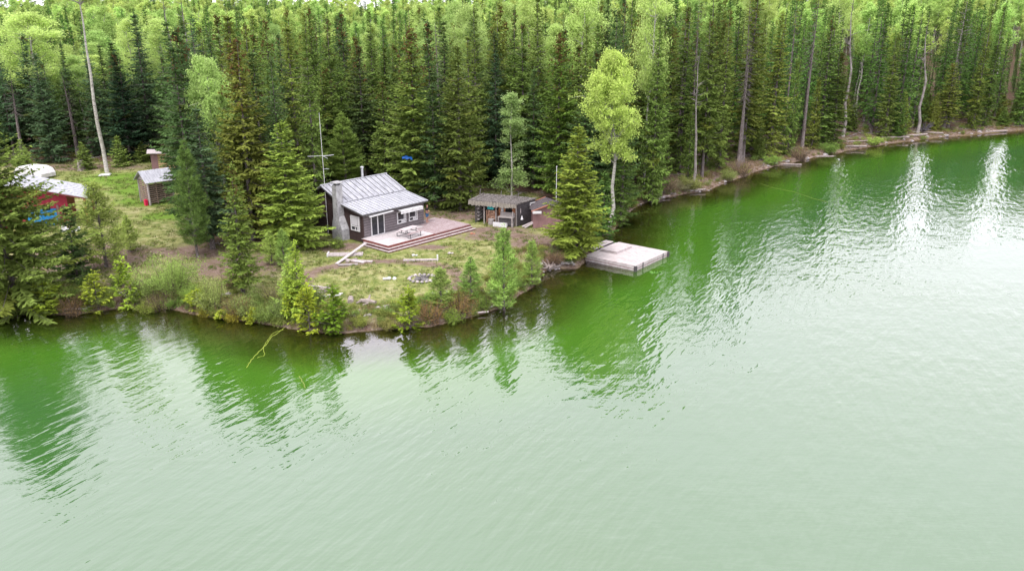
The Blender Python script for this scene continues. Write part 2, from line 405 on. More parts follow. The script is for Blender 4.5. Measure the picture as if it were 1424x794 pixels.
vor = nt.nodes.new('ShaderNodeTexVoronoi'); vor.inputs['Scale'].default_value = 2.6
t_ = nt.nodes.new('ShaderNodeTexCoord'); nt.links.new(t_.outputs['Object'], vor.inputs['Vector'])
bed = mixc(nt, ramp(nt, vor.outputs['Distance'], .2, .6), (.13, .11, .055), (.055, .04, .02))
bed = mixc(nt, ramp(nt, n2, .45, .6), bed, (.17, .12, .05))
c = mixc(nt, ramp(nt, sh, .05, -.25), c, bed)
b = nt.nodes.new('ShaderNodeBsdfPrincipled'); nt.links.new(c, b.inputs['Base Color']); b.inputs['Roughness'].default_value = .95
b.inputs['Specular IOR Level'].default_value = .1
nt.links.new(bumpn(nt, n3, .9, .12), b.inputs['Normal']); nt.links.new(b.outputs[0], out.inputs[0])
ground = link_mesh('ground', gme, None, [m]); tag(ground, kind='structure')

# ------------------------------------------------------------------ lake
def water_z(X, Y):
    D = sdist(X, Y)
    return np.zeros_like(X), {'depth': np.maximum(0, -ghd(X, Y, D)), 'off': np.maximum(0, -D)}
wx = axis(-900, -60, 120, 900, .8); wy = axis(-300, 46, 170, 900, .8)
wme = grid_mesh('lake_water', wx, wy, water_z)
m, nt, out = newmat('lake_water')
dep = attr(nt, 'depth'); off = attr(nt, 'off')
w1 = noise(nt, 1.0, 3, stretch=(.55, 1.5, 1)); 
mpw = nt.nodes.new('ShaderNodeMapping'); mpw.vector_type = 'TEXTURE'; mpw.inputs['Rotation'].default_value = (0, 0, R(62)); mpw.inputs['Scale'].default_value = (2.4, .75, 1)
tcw = nt.nodes.new('ShaderNodeTexCoord'); nt.links.new(tcw.outputs['Object'], mpw.inputs[0])
w2 = noise(nt, 1.25, 2, vec=mpw.outputs[0], rough=.5)
w3 = noise(nt, 4.0, 2, vec=mpw.outputs[0], rough=.5)
patch = ramp(nt, noise(nt, .05, 4), .36, .64, .45, 1.5)
near = ramp(nt, off, 1, 14, .25, 1.0)
hgt = mth(nt, 'ADD', mth(nt, 'MULTIPLY', w2, .44), mth(nt, 'ADD', mth(nt, 'MULTIPLY', w1, .13), mth(nt, 'MULTIPLY', w3, .03)))
hgt = mth(nt, 'MULTIPLY', hgt, mth(nt, 'MULTIPLY', near, patch))
bp = nt.nodes.new('ShaderNodeBump'); bp.inputs['Strength'].default_value = 1; bp.inputs['Distance'].default_value = .16
nt.links.new(hgt, bp.inputs['Height'])
bigc = noise(nt, .05, 3)
green = mixc(nt, ramp(nt, dep, .3, 2.2), (.034, .044, .006), (.042, .118, .010))
green = mixc(nt, ramp(nt, dep, 2.5, 6.8), green, (.031, .093, .023))
green = mixc(nt, ramp(nt, bigc, .35, .65, 0, .35), green, (.034, .090, .012))
body = nt.nodes.new('ShaderNodeBsdfDiffuse'); nt.links.new(green, body.inputs[0])
trn = nt.nodes.new('ShaderNodeBsdfTransparent'); trn.inputs[0].default_value = (.80, .84, .52, 1)
clear = nt.nodes.new('ShaderNodeMixShader')
nt.links.new(ramp(nt, dep, .0, 1.7, .06, 1.), clear.inputs[0]); nt.links.new(trn.outputs[0], clear.inputs[1]); nt.links.new(body.outputs[0], clear.inputs[2])
gl = nt.nodes.new('ShaderNodeBsdfGlossy'); gl.inputs['Roughness'].default_value = .02; gl.inputs['Color'].default_value = (1, .94, .99, 1)
nt.links.new(bp.outputs[0], gl.inputs['Normal'])
lw = nt.nodes.new('ShaderNodeFresnel'); lw.inputs['IOR'].default_value = 2.12; nt.links.new(bp.outputs[0], lw.inputs['Normal'])
ms = nt.nodes.new('ShaderNodeMixShader')
nt.links.new(lw.outputs[0], ms.inputs[0]); nt.links.new(clear.outputs[0], ms.inputs[1]); nt.links.new(gl.outputs[0], ms.inputs[2])
nt.links.new(ms.outputs[0], out.inputs[0])
lake = link_mesh('lake_water', wme, None, [m]); tag(lake, kind='structure')
#@TREES@
# ------------------------------------------------------------------ tree prototypes (mesh data shared by every copy)
def tri_mesh(name, T, tint, mats, mi=None):
    """T: (n,3,3) triangles; tint: (n,3) colour data per triangle"""
    n = len(T); me = bpy.data.meshes.new(name)
    me.vertices.add(n * 3); me.vertices.foreach_set('co', T.astype(np.float32).ravel())
    me.loops.add(n * 3); me.loops.foreach_set('vertex_index', np.arange(n * 3, dtype=np.int32))
    me.polygons.add(n); me.polygons.foreach_set('loop_start', np.arange(0, n * 3, 3, dtype=np.int32))
    me.update(calc_edges=True)
    a = me.attributes.new('tint', 'FLOAT_COLOR', 'FACE')
    a.data.foreach_set('color', np.concatenate([tint, np.ones((n, 1))], 1).astype(np.float32).ravel())
    for m_ in mats: me.materials.append(m_)
    return me
def nrm(v): return v / (np.linalg.norm(v, axis=-1, keepdims=True) + 1e-9)
def sprays(P, D, Ln, Wd, rg, up=.35):
    """needle sprays: kite-like triangles from P along D"""
    side = nrm(np.cross(D, np.array([0, 0, 1.0]) + rg.normal(0, up, P.shape)))
    tip = P + D * Ln[:, None]; mid = P + D * (Ln * .35)[:, None]
    a = mid - side * Wd[:, None]; b = mid + side * Wd[:, None]
    T1 = np.stack([P - D * (Ln * .1)[:, None], b, a], 1); T2 = np.stack([a, b, tip], 1)
    return T1, T2
def conifer(seed, H=15., Rb=2.6, crown0=.06, whorl=.34, nb=8, droop=.25, power=.85, dens=1.0, gaps=.08, cones=0., st=.26, mat='needle', dead=.1, tw=.42):
    rg = np.random.default_rng(seed)
    P, D, Ln, Wd, TV, TC, TY = [], [], [], [], [], [], []
    wood = MB(); lean = rg.normal(0, .006, 2)
    trunk = [(lean[0] * h * h * .1, lean[1] * h * h * .1, h - (.5 if h == 0 else 0)) for h in np.linspace(0, H, 9)]
    wood.tube(trunk, [max(.02, .017 * H * (1 - i / 8.2)) * (1.15 if i == 0 else 1) * .75 for i in range(9)], 7)
    z = crown0 * H; sectors = rg.uniform(.8, 1.2, 9)
    while z < H - .12:
        q = (z - crown0 * H) / (H - crown0 * H)
        prof = (1 - q) ** power * (1 - .45 * math.exp(-q * 14))
        k = max(3, int(nb * (1 - .45 * q) * rg.uniform(.8, 1.2)))
        a0 = rg.uniform(0, 6.28)
        for i in range(k):
            if rg.random() < gaps: continue
            az = a0 + 6.283 * i / k + rg.normal(0, .18); sct = sectors[int((az % 6.283) / 6.283 * 8.99)]
            Lb = Rb * prof * rg.uniform(.62, 1.18) * sct + .14
            zz = z + rg.uniform(-.5, .5) * whorl
            el0 = -droop + .75 * q + rg.normal(0, .07)
            ca, sa = math.cos(az), math.sin(az)
            ns = max(2, int(Lb / st)); t = np.linspace(.18 if q < .6 else .05, 1, ns)
            r_ = Lb * t * math.cos(el0); hh = zz + Lb * t * math.sin(el0) - .10 * Lb * np.sin(t * 2.6) + .16 * Lb * np.maximum(t - .6, 0)
            S = np.stack([ca * r_, sa * r_, hh], 1)
            if q < .8 and Lb > .5 and (i % 2 == 0 or dens < .8):
                wood.tube([(0, 0, zz), tuple(S[ns // 2]), tuple(S[-1])], [.028, .018, .006], 3, caps=False)
            if rg.random() < dead * (1 - q) ** 2 * 3: continue
            bv = np.clip(rg.normal(.45, .2), 0, 1); by = rg.random() * rg.random() + .15 * q
            out = np.array([ca, sa, math.sin(el0) * .8])
            for sd_ in (-1, 1, 0):
                m_ = ns if sd_ else max(1, ns // 2 + 1)
                St = S if sd_ else S[-m_:]
                ang = sd_ * rg.uniform(.7, 1.25, m_)
                dx = ca * np.cos(ang) - sa * np.sin(ang); dy = sa * np.cos(ang) + ca * np.sin(ang)
                dz = out[2] * .5 - rg.uniform(.0, .55, m_) * (1 - q * .7) + (.1 if not sd_ else 0)
                dd = nrm(np.stack([dx, dy, dz], 1))
                tt = t[-m_:]
                ln = (tw * Lb * (1.08 - tt) + .16) * rg.uniform(.7, 1.25, m_); ln = np.minimum(ln, .85)
                keep = rg.random(m_) < dens
                St, dd, ln, tt = St[keep] + rg.normal(0, .03, (keep.sum(), 3)), dd[keep], ln[keep], tt[keep]
                # each twig is two or three sprays along its length
                for f, lf in ((0, .62), (.42, .62), (.25, .5)):
                    n_ = len(St)
                    if n_ == 0: continue
                    P.append(St + dd * (ln * f)[:, None]); 
                    d2 = nrm(dd + rg.normal(0, .28, (n_, 3)) + np.array([0, 0, -.08]))
                    D.append(d2); Ln.append(ln * lf + .05); Wd.append((ln * .10 + .035) * rg.uniform(.7, 1.2, n_))
                    TV.append(np.clip(bv + rg.normal(0, .16, n_), 0, 1)); TC.append(np.zeros(n_)); TY.append(np.full(n_, by))
            if cones and q > .62 and rg.random() < cones * (q - .5) * 2.4:
                n_ = 10; s_ = rg.integers(0, ns, n_)
                P.append(S[s_] + rg.normal(0, .09, (n_, 3))); D.append(nrm(np.stack([rg.normal(0, .3, n_), rg.normal(0, .3, n_), -np.ones(n_)], 1)))
                Ln.append(np.full(n_, .20)); Wd.append(np.full(n_, .065)); TV.append(rg.uniform(0, 1, n_)); TC.append(np.ones(n_)); TY.append(np.zeros(n_))
        z += whorl * rg.uniform(.8, 1.2) * (1 - .35 * q)
    # leader
    n_ = 26; zt = rg.uniform(H - 1.0, H + .3, n_)
    P.append(np.stack([rg.normal(0, .03, n_), rg.normal(0, .03, n_), zt], 1)); a = rg.uniform(0, 6.28, n_)
    D.append(nrm(np.stack([np.cos(a), np.sin(a), np.full(n_, 1.2)], 1))); Ln.append(np.clip((H + .5 - zt) * .25, .1, .4)); Wd.append(np.full(n_, .04))
    TV.append(rg.uniform(.3, .8, n_)); TC.append((rg.random(n_) < cones * .5) * 1.); TY.append(np.full(n_, .3))
    P, D, Ln, Wd, TV, TC, TY = map(np.concatenate, (P, D, Ln, Wd, TV, TC, TY))
    T1, T2 = sprays(P, D, Ln, Wd, rg)
    tint = np.stack([TV, TC, TY], 1)
    me = tri_mesh('crown', np.concatenate([T1, T2]), np.concatenate([tint, tint]), [M[mat]])
    return me, wood_mesh(wood, M['bark']), H, Rb
def wood_mesh(wood, mt):
    me = bpy.data.meshes.new('trunk'); me.from_pydata(wood.v, [], wood.f); me.materials.append(mt)
    me.polygons.foreach_set('use_smooth', [True] * len(me.polygons)); me.update(); return me
def leaves_at(C, n, spread, size, rg, flat=1.0):
    """n small leaf triangles round each clump centre C"""
    m_ = len(C); Pt = np.repeat(C, n, 0) + rg.normal(0, 1, (m_ * n, 3)) * spread * np.array([1, 1, .7])
    d1 = nrm(rg.normal(0, 1, (m_ * n, 3))); d2 = nrm(np.cross(d1, rg.normal(0, 1, (m_ * n, 3))))
    s = size * rg.uniform(.6, 1.3, (m_ * n, 1))
    return np.stack([Pt - d1 * s * .5, Pt + d2 * s * .45, Pt + d1 * s * .6], 1), np.repeat(np.clip(rg.normal(.5, .22, m_), 0, 1), n)
def aspen(seed, H=17., Rb=2.2, c0=.5, nbr=34, nl=26, size=.17, mat='leaf', bark='bark_aspen', leafless=0., trunk_r=.16, kinks=.15, up=.7, spread=.30, profile=None):
    rg = np.random.default_rng(seed); wood = MB(); C = []
    tp = [(0, 0, -.5)]; x = y = 0
    for i in range(1, 9):
        x += rg.normal(0, kinks); y += rg.normal(0, kinks); tp.append((x, y, H * i / 8 * .97))
    wood.tube(tp, [trunk_r * (1 - .85 * i / 8) for i in range(9)], 8)
    tpa = np.array(tp)
    for i in range(nbr):
        q = rg.uniform(0, 1); z = H * (c0 + (1 - c0) * q * .93)
        bx, by = np.interp(z, tpa[:, 2], tpa[:, 0]), np.interp(z, tpa[:, 2], tpa[:, 1])
        prof = (math.sin(math.pi * min(1, .18 + q * .78)) ** .7) if profile is None else profile(q)
        Lb = Rb * prof * rg.uniform(.6, 1.15); az = rg.uniform(0, 6.28); el = rg.uniform(.35, 1.0) * up
        p0 = np.array([bx, by, z - Lb * .3]); p = p0.copy(); d = np.array([math.cos(az) * math.cos(el), math.sin(az) * math.cos(el), math.sin(el)])
        pts = [tuple(p)]; nseg = 4
        for s in range(nseg):
            d = nrm(d + rg.normal(0, .16, 3) + np.array([0, 0, .06])); p = p + d * Lb / nseg; pts.append(tuple(p))
            if s >= 1:
                for _ in range(3):
                    d2 = nrm(d + rg.normal(0, .65, 3)); e = p + d2 * Lb * rg.uniform(.15, .38)
                    if rg.random() < .5: wood.tube([tuple(p), tuple(e)], [.014, .005], 3, caps=False)
                    if rg.random() > leafless: C.append(e); C.append(p + (e - p) * .5 + rg.normal(0, .1, 3))
        wood.tube(pts, [.045 * (1 - .2 * s) * (trunk_r / .16) for s in range(nseg + 1)], 4, caps=False)
        if rg.random() > leafless: C.append(p)
    T, tv = leaves_at(np.array(C), nl, spread, size, rg)
    tint = np.stack([np.clip(tv + rg.normal(0, .12, len(tv)), 0, 1), np.zeros(len(tv)), rg.uniform(0, .5, len(tv))], 1)
    return tri_mesh('crown', T, tint, [M[mat]]), wood_mesh(wood, M[bark]), H, Rb
def pine(seed, H=4., Rb=1.1, step=.36, nb=5, up=.55, needle=.13, dens=1.0, c0=.08, mat='needle', nper=9):
    """young pine: whorls of ascending shoots, each a bottle brush of needles"""
    rg = np.random.default_rng(seed); wood = MB(); P, D, V = [], [], []
    wood.tube([(0, 0, -.4), (rg.normal(0, .04), rg.normal(0, .04), H * .5), (0, 0, H)], [.012 * H + .02, .008 * H + .012, .008], 6)
    def shoot(a, b, bv):
        a = np.array(a); b = np.array(b); ln = np.linalg.norm(b - a); n = max(4, int(ln / .05)); t = rg.uniform(0, 1, n)
        ax = (b - a) / ln
        for _ in range(max(1, int(nper * dens / 3))):
            t = rg.uniform(0.05, 1.05, n); P.append(a + (b - a) * t[:, None]); r_ = nrm(rg.normal(0, 1, (n, 3))); r_ = nrm(r_ - (r_ @ ax)[:, None] * ax)
            D.append(nrm(r_ + ax * rg.uniform(.5, 1.1, (n, 1)))); V.append(np.clip(bv + rg.normal(0, .15, n), 0, 1))
    z = H * c0
    while z < H - .1:
        q = (z - H * c0) / (H * (1 - c0)); k = rg.integers(nb - 1, nb + 2); a0 = rg.uniform(0, 6.28)
        for i in range(k):
            if rg.random() < .1: continue
            az = a0 + 6.283 * i / k + rg.normal(0, .2); Lb = (Rb * (1 - q) ** .75 * (1 - .4 * math.exp(-q * 8)) + .12) * rg.uniform(.65, 1.2)
            el = up * (.5 + q); p0 = np.array([0, 0, z]); d = np.array([math.cos(az) * math.cos(el), math.sin(az) * math.cos(el), math.sin(el)])
            p1 = p0 + d * Lb * .55; p2 = p1 + nrm(d + np.array([0, 0, .35])) * Lb * .45; bv = np.clip(rg.normal(.5, .2), 0, 1)
            wood.tube([tuple(p0), tuple(p1), tuple(p2)], [.016, .011, .005], 3, caps=False)
            shoot(p0 + d * Lb * .25, p1, bv); shoot(p1, p2, bv)
            for f in (.35, .55, .75):
                if Lb > .35:
                    for s in (-1, 1):
                        a = az + s * rg.uniform(.6, 1.0); e = p0 + (p2 - p0) * f; dd = np.array([math.cos(a), math.sin(a), rg.uniform(.2, .7)])
                        shoot(e, e + nrm(dd) * Lb * rg.uniform(.2, .38), np.clip(bv + .1, 0, 1))
        z += step * rg.uniform(.8, 1.2)
    shoot((0, 0, H - .35), (0, 0, H + .12), .7)
    P, D, V = np.concatenate(P), np.concatenate(D), np.concatenate(V); n = len(P)
    T1, T2 = sprays(P, D, needle * rg.uniform(.7, 1.3, n), np.full(n, .020), rg)
    tint = np.stack([V, np.zeros(n), rg.uniform(0, .6, n)], 1)
    return tri_mesh('crown', T2, tint, [M[mat]]), wood_mesh(wood, M['bark']), H, Rb
def shrub(seed, H=1.6, Rb=1.2, stems=26, nl=16, size=.09, leafless=.1, mat='leaf', bark='twig'):
    rg = np.random.default_rng(seed); wood = MB(); C = []
    for i in range(stems):
        az = rg.uniform(0, 6.28); r0 = rg.uniform(0, .35) * Rb; r1 = r0 + rg.uniform(.1, .75) * Rb; h = H * rg.uniform(.45, 1.05) * (1 - .35 * (r1 / (Rb * 1.1)) ** 2)
        a = np.array([math.cos(az) * r0, math.sin(az) * r0, -.1]); b = np.array([math.cos(az) * r1, math.sin(az) * r1, h]); mid = (a + b) / 2 + np.array([0, 0, h * .12]) + rg.normal(0, .05, 3)
        wood.tube([tuple(a), tuple(mid), tuple(b)], [.016, .011, .004], 3, caps=False)
        for t in rg.uniform(.25, 1.0, 6):
            if rg.random() < leafless: continue
            q = a + (mid - a) * (t * 2) if t < .5 else mid + (b - mid) * (t * 2 - 1)
            C.append(q + rg.normal(0, .07, 3))
    T, tv = leaves_at(np.array(C), nl, .11 * H / 1.6 + .03, size, rg)
    tint = np.stack([np.clip(tv + rg.normal(0, .12, len(tv)), 0, 1), np.zeros(len(tv)), rg.uniform(0, .8, len(tv))], 1)
    return tri_mesh('foliage', T, tint, [M[mat]]), wood_mesh(wood, M[bark]), H, Rb

PR = {}
PR['spruce'] = [conifer(s, 15, rb, c0, cones=cn, droop=dr, gaps=g_) for s, rb, c0, cn, dr, g_ in
                ((1, 2.6, .05, 0, .22, .08), (2, 2.3, .10, .25, .30, .14), (3, 2.9, .06, .1, .18, .10), (4, 2.2, .14, 0, .34, .16), (5, 2.5, .04, 0, .26, .2), (6, 2.7, .2, .3, .3, .25))]
PR['broad'] = [conifer(9, 15, 4.8, .03, whorl=.34, nb=14, tw=.19, power=.75, droop=.24, gaps=.12, st=.24)]
PR['coned'] = [conifer(8, 16, 2.8, .10, cones=.6, droop=.25, gaps=.12, power=.75)]
PR['narrow'] = [conifer(s, 20, rb, c0, cones=cn, droop=.42, gaps=.2, power=.6, dens=.95, dead=.15, whorl=.36) for s, rb, c0, cn in
                ((11, 2.1, .02, .15), (12, 1.9, .05, .25), (13, 2.3, .015, 0), (14, 1.7, .14, .2), (15, 2.0, .03, 0))]
PR['sparse'] = [conifer(s, 20, 1.25, c0, cones=0, droop=.55, gaps=.42, power=.45, dens=.55, dead=.8, whorl=.42) for s, c0 in ((21, .35), (22, .5))]
PR['young'] = [conifer(s, 6, rb, .03, whorl=.27, nb=7, droop=.0, power=.9, gaps=.14, st=.17, dead=0, tw=.5, dens=.8) for s, rb in ((31, 1.35), (32, 1.6))]
PR['seedling'] = [conifer(s, 2.6, rb, .02, whorl=.24, nb=6, droop=-.25, power=.8, gaps=.25, st=.13, dead=0, tw=.42, dens=.7) for s, rb in ((35, .75), (36, .9))]
PR['pinebig'] = [pine(s, 9, 2.0, .38, 7, .5, .22, 1.0, .12, nper=12) for s in (41, 42)]
PR['pine'] = [pine(s, 4.2, 1.15, .30, 6, .55, .17, nper=12) for s in (45, 46, 47)]
PR['aspen'] = [aspen(51, 17, 2.1, .55), aspen(52, 18, 1.8, .62, 30), aspen(53, 15, 2.4, .45, 38)]
PR['aspenfull'] = [aspen(55, 13.5, 2.9, .40, 62, 24, .19, kinks=.22, spread=.19, trunk_r=.19, up=.95)]
PR['aspenthin'] = [aspen(56, 11, 1.35, .08, 46, 11, .15, kinks=.06, spread=.16, trunk_r=.07, up=.9, profile=lambda q: 1 - .75 * q)]
PR['aspentall'] = [aspen(57, 27, 3.2, .82, 34, 26, .2, kinks=.10, trunk_r=.24, spread=.4)]
PR['snag'] = [aspen(58, 20, 1.2, .35, 26, 1, .02, bark='bark_grey', leafless=.97, kinks=.1, trunk_r=.15, up=.2), aspen(59, 18, .8, .5, 16, 1, .02, bark='bark_grey', leafless=.97, kinks=.12, trunk_r=.14)]
PR['willow'] = [shrub(61, 2.6, 2.0, 60, 26, .085), shrub(62, 1.6, 1.3, 36, 18, .09)]
PR['twiggy'] = [shrub(63, 1.2, 1.1, 60, 10, .06, .25), shrub(64, 1.0, .9, 50, 9, .055, .3)]
PR['bush'] = [shrub(65, .9, .8, 26, 20, .08), shrub(66, .7, .7, 22, 18, .07)]

def tree(kind, loc, h, rb, color, label, cat, name, variant=None, rz=None, group=None, lean=0):
    ps = PR[kind]; me, wo_, H0, R0 = ps[(variant if variant is not None else random.randrange(len(ps))) % len(ps)]
    e = empty(name, (loc[0], loc[1], loc[2] - .05), random.uniform(0, 6.28) if rz is None else rz, label, cat, group)
    e.rotation_euler[0] = lean or random.gauss(0, .012)
    c = bpy.data.objects.new('foliage' if me.name.startswith('foliage') else 'crown', me); t = bpy.data.objects.new('stems' if me.name.startswith('foliage') else 'trunk', wo_)
    for o in (c, t):
        col.objects.link(o); o.parent = e; o.scale = (rb / R0, rb / R0, h / H0)
    c.color = (*color, 1)
    return e
def tree_px(kind, px, py, top, wpx, color, label, cat='spruce', name='spruce_tree', variant=None, group=None, rz=None, lean=0):
    """stand a tree on the ground point seen at (px, py), as tall as its top seen at row top, as wide as wpx"""
    p = atg(px, py); lo, hi = .2, 60.
    for _ in range(30):
        mid = (lo + hi) / 2
        if proj([p[0], p[1], p[2] + mid])[1] > top: lo = mid
        else: hi = mid
    dist = math.hypot(p[1], HC - 3)
    return tree(kind, p, lo, wpx / 2 * dist / FP, color, label, cat, name, variant, rz, group, lean)

DK = (.085, .142, .046); MD = (.130, .190, .042); OL = (.180, .222, .045); YG = (.24, .31, .035); BR = (.17, .27, .04); BL = (.078, .135, .062)
LIME = (.38, .49, .15); LIME2 = (.31, .42, .13); PINE = (.24, .325, .075); YEL = (.29, .37, .035)
T = tree_px
# --- left shore and clearing
T('broad', 24, 424, 150, 222, (.165,.215,.045), 'big olive green spruce at the left edge of the photo leaning over the water', variant=0)
T('pine', 148, 372, 252, 86, PINE, 'feathery light green young pine right of the red building', 'pine', 'pine_tree', 0)
T('young', 108, 384, 288, 62, DK, 'small dark conifer in front of the red building', 'spruce', 'spruce_tree', 0)
T('pine', 182, 350, 300, 34, PINE, 'small pale pine sapling on the lawn below the pallet woodshed', 'pine', 'pine_tree', 1)
T('seedling', 66, 432, 392, 52, YG, 'yellowish spruce seedling at the foot of the big left-edge spruce', name='spruce_seedling')
T('seedling', 137, 431, 380, 44, YG, 'low yellow-green conifer seedling on the left shoreline bank', name='spruce_seedling')
T('seedling', 177, 428, 362, 44, YG, 'upright olive seedling at the shore left of the willow bush', name='spruce_seedling')
T('pine', 222, 406, 388, 20, PINE, 'tiny pine sapling beside the willow bush', 'pine', 'pine_tree', 2)
# --- big group left of the cabin
T('pinebig', 275, 358, 196, 66, (.12,.195,.045), 'dark bushy pine with a bare lower trunk right of the pallet woodshed', 'pine', 'pine_tree', 0)
T('spruce', 296, 346, 150, 84, BL, 'dull dark spruce close behind the dark bushy pine', variant=3)
T('coned', 352, 334, 52, 104, (.185,.225,.045), 'tallest olive spruce with a brown coned top left of the cabin', variant=0)
T('spruce', 406, 344, 168, 118, (.20,.265,.045), 'full yellow-green spruce next to the cabin chimney', variant=0)
T('spruce', 338, 408, 228, 72, (.175,.23,.045), 'slender dark spruce standing nearest the bank below the tall coned spruce', variant=1)
T('aspenfull', 318, 320, 76, 72, LIME, 'bright lime aspen showing behind the tall coned spruce', 'aspen', 'aspen_tree', 0)
T('pine', 378, 368, 322, 34, PINE, 'small light pine at the foot of the yellow-green spruce, left one', 'pine', 'pine_tree', 1)
T('pine', 396, 372, 318, 34, PINE, 'small light pine at the foot of the yellow-green spruce, right one', 'pine', 'pine_tree', 2)
T('young', 418, 440, 336, 52, (.22, .30, .04), 'yellow-green young spruce on the bank below the cabin chimney', 'spruce', 'spruce_tree', 1)
T('young', 404, 428, 356, 44, PINE, 'grey-green young conifer hidden behind the yellow bank spruce')
T('seedling', 431, 462, 398, 46, YEL, 'bright yellow little spruce at the water edge', name='spruce_seedling')
T('seedling', 466, 458, 400, 48, (.13, .21, .02), 'lush green small spruce at the water edge beside the bright yellow one', name='spruce_seedling')
T('seedling', 408, 446, 404, 34, YEL, 'thin yellow conifer seedling left of the brightest yellow one', name='spruce_seedling')
T('seedling', 570, 457, 402, 50, YEL, 'yellow larch-like seedling alone at the shore below the fire pit', 'larch seedling', 'larch_seedling', 1)
for px, py, tp, wd, lb in ((276, 428, 402, 34, 'yellowish knee-high conifer right of the willow bush at the bank'), (310, 444, 430, 24, 'tiny yellow conifer sprout at the waterline'),
                       (352, 449, 428, 24, 'tiny yellow-green conifer sprout at the waterline left of the rope')):
    T('seedling', px, py, tp, wd, YEL, lb, name='spruce_seedling')
# --- young pines on the point
T('pine', 613, 428, 372, 52, (.17,.25,.055), 'shortest bright pine of the point, with a wide low crown', 'pine', 'pine_tree', 0)
T('pine', 655, 418, 358, 44, (.175,.255,.055), 'bright young pine between the fire pit and the waterside pine', 'pine', 'pine_tree', 1)
T('pine', 701, 434, 316, 62, (.175,.255,.055), 'tallest bright young pine, standing with its thin trunk at the water', 'pine', 'pine_tree', 2)
T('pine', 739, 399, 334, 40, (.17,.25,.055), 'narrow bright young pine nearest the dock, at the water edge', 'pine', 'pine_tree', 0)
# --- by the dock
T('spruce', 800, 352, 174, 108, (.19,.26,.04), 'broad yellow-green spruce leaning over the shore at the dock', variant=0)
T('young', 838, 335, 242, 52, (.115,.19,.045), 'mid green young spruce just right of the broad dock spruce', 'spruce', 'spruce_tree', 0)
T('narrow', 863, 312, 130, 54, MD, 'drooping dark spruce at the water behind the bright lime aspen', variant=0)
T('aspenfull', 845, 318, 68, 88, (.40, .54, .13), 'bright lime green aspen with a pale bare trunk near the dock', 'aspen', 'aspen_tree', 0, rz=2.0)
T('aspenthin', 712, 276, 120, 54, (.31, .42, .15), 'thin sparse aspen rising behind the open shed', 'aspen', 'aspen_tree', 0)
T('young', 770, 268, 200, 34, PINE, 'pale young conifer behind the flagpole')
# --- behind the cabin
for a in ((538, 262, 112, 60, MD, 'leafy dark spruce with a bare lower trunk just behind the cabin ridge', 1),
          (578, 282, 38, 106, (.145,.20,.042), 'massive olive spruce with a brown coned top over the cabin roof end', 2),
          (606, 290, 118, 66, DK, 'dark spruce filling the gap right of the massive cabin spruce', 3),
          (640, 292, 62, 84, MD, 'tall green spruce behind the right end of the deck', 0),
          (655, 278, 50, 60, (.14,.20,.045), 'lighter green spruce just right of the tall deck spruce', 3),
          (508, 246, 62, 70, DK, 'dark spruce behind the cabin stove pipe', 1),
          (461, 250, 92, 74, MD, 'broad mid-green spruce behind the television antenna', 2),
          (690, 262, 74, 50, BL, 'dark slim spruce left of the thin sparse aspen', 3),
          (741, 262, 96, 54, DK, 'dark slim spruce right of the thin sparse aspen', 3),
          (776, 282, 44, 84, (.13,.195,.034), 'tall spruce with brown coned top above the flagpole', 1),
          (905, 282, 20, 60, MD, 'tall shaggy spruce on the shore right of the lime aspen', 0)):
    T('coned' if 'coned' in a[5] else 'spruce', *a[:5], a[5], variant=a[6])
T('pinebig', 432, 256, 138, 84, (.16,.235,.05), 'soft light green pine left of the television antenna', 'pine', 'pine_tree', 1)
T('pinebig', 482, 262, 158, 70, (.14,.21,.045), 'bushy green pine right of the television antenna mast', 'pine', 'pine_tree', 0)
# --- left background edge
T('spruce', 76, 226, 74, 62, BL, 'blue-green pyramid spruce left of the bare pale aspen trunk', variant=0)
T('spruce', 182, 224, 72, 72, (.036, .072, .036), 'dark spruce with level boughs right of the bare pale aspen trunk', variant=2)
T('pinebig', 259, 238, 116, 50, (.14,.205,.05), 'soft green pine behind the little plank hut', 'pine', 'pine_tree', 0)
T('spruce', 212, 216, 20, 60, BL, 'tall dark spruce rising behind the plank hut', variant=3)
T('aspentall', 149, 240, -55, 76, LIME, 'very tall aspen with a bare pale trunk beside the clearing', 'aspen', 'aspen_tree', 0)
T('snag', 262, 205, -10, 26, (.1, .1, .1), 'bare pale dead trunk behind the lime aspen, left one', 'dead tree', 'dead_tree', 1)
T('snag', 281, 200, -14, 34, (.1, .1, .1), 'forked pale dead trunk behind the lime aspen, right one', 'dead tree', 'dead_tree', 0)
for px, py, lb in ((35, 236, 'young conifer at the far left edge of the clearing'), (118, 236, 'thin young conifer left of the bare pale aspen trunk'), (168, 232, 'low young conifer behind the white slab'),
                   (200, 226, 'young conifer beside the plank hut')):
    T('young', px, py, py - random.randint(26, 44), 30, PINE, lb)
T('aspen', 800, 232, -14, 60, LIME, 'tall aspen with pale trunk and airy crown above the dock spruce', 'aspen', 'aspen_tree', 0)
T('aspen', 655, 236, 4, 60, LIME2, 'pale aspen crown showing above the open shed', 'aspen', 'aspen_tree', 2)
T('aspen', 60, 208, 14, 90, LIME, 'broad lime aspen crown at upper left, left of the bare trunk', 'aspen', 'aspen_tree', 2)
# --- snags and dead trunks on the right shore
for px, py, tp, lb in ((1172, 190, -8, 'bare brown dead spruce trunk in the middle of the right shore'), (1276, 186, 30, 'pale bare dead trunk at the right shore bend'),
                       (1316, 170, -12, 'tall dead trunk above the right shore bend'), (962, 262, 60, 'leaning grey dead trunk at the near end of the right shore')):
    T('snag', px, py, tp, 26, (.1, .1, .1), lb, 'dead tree', 'dead_tree')
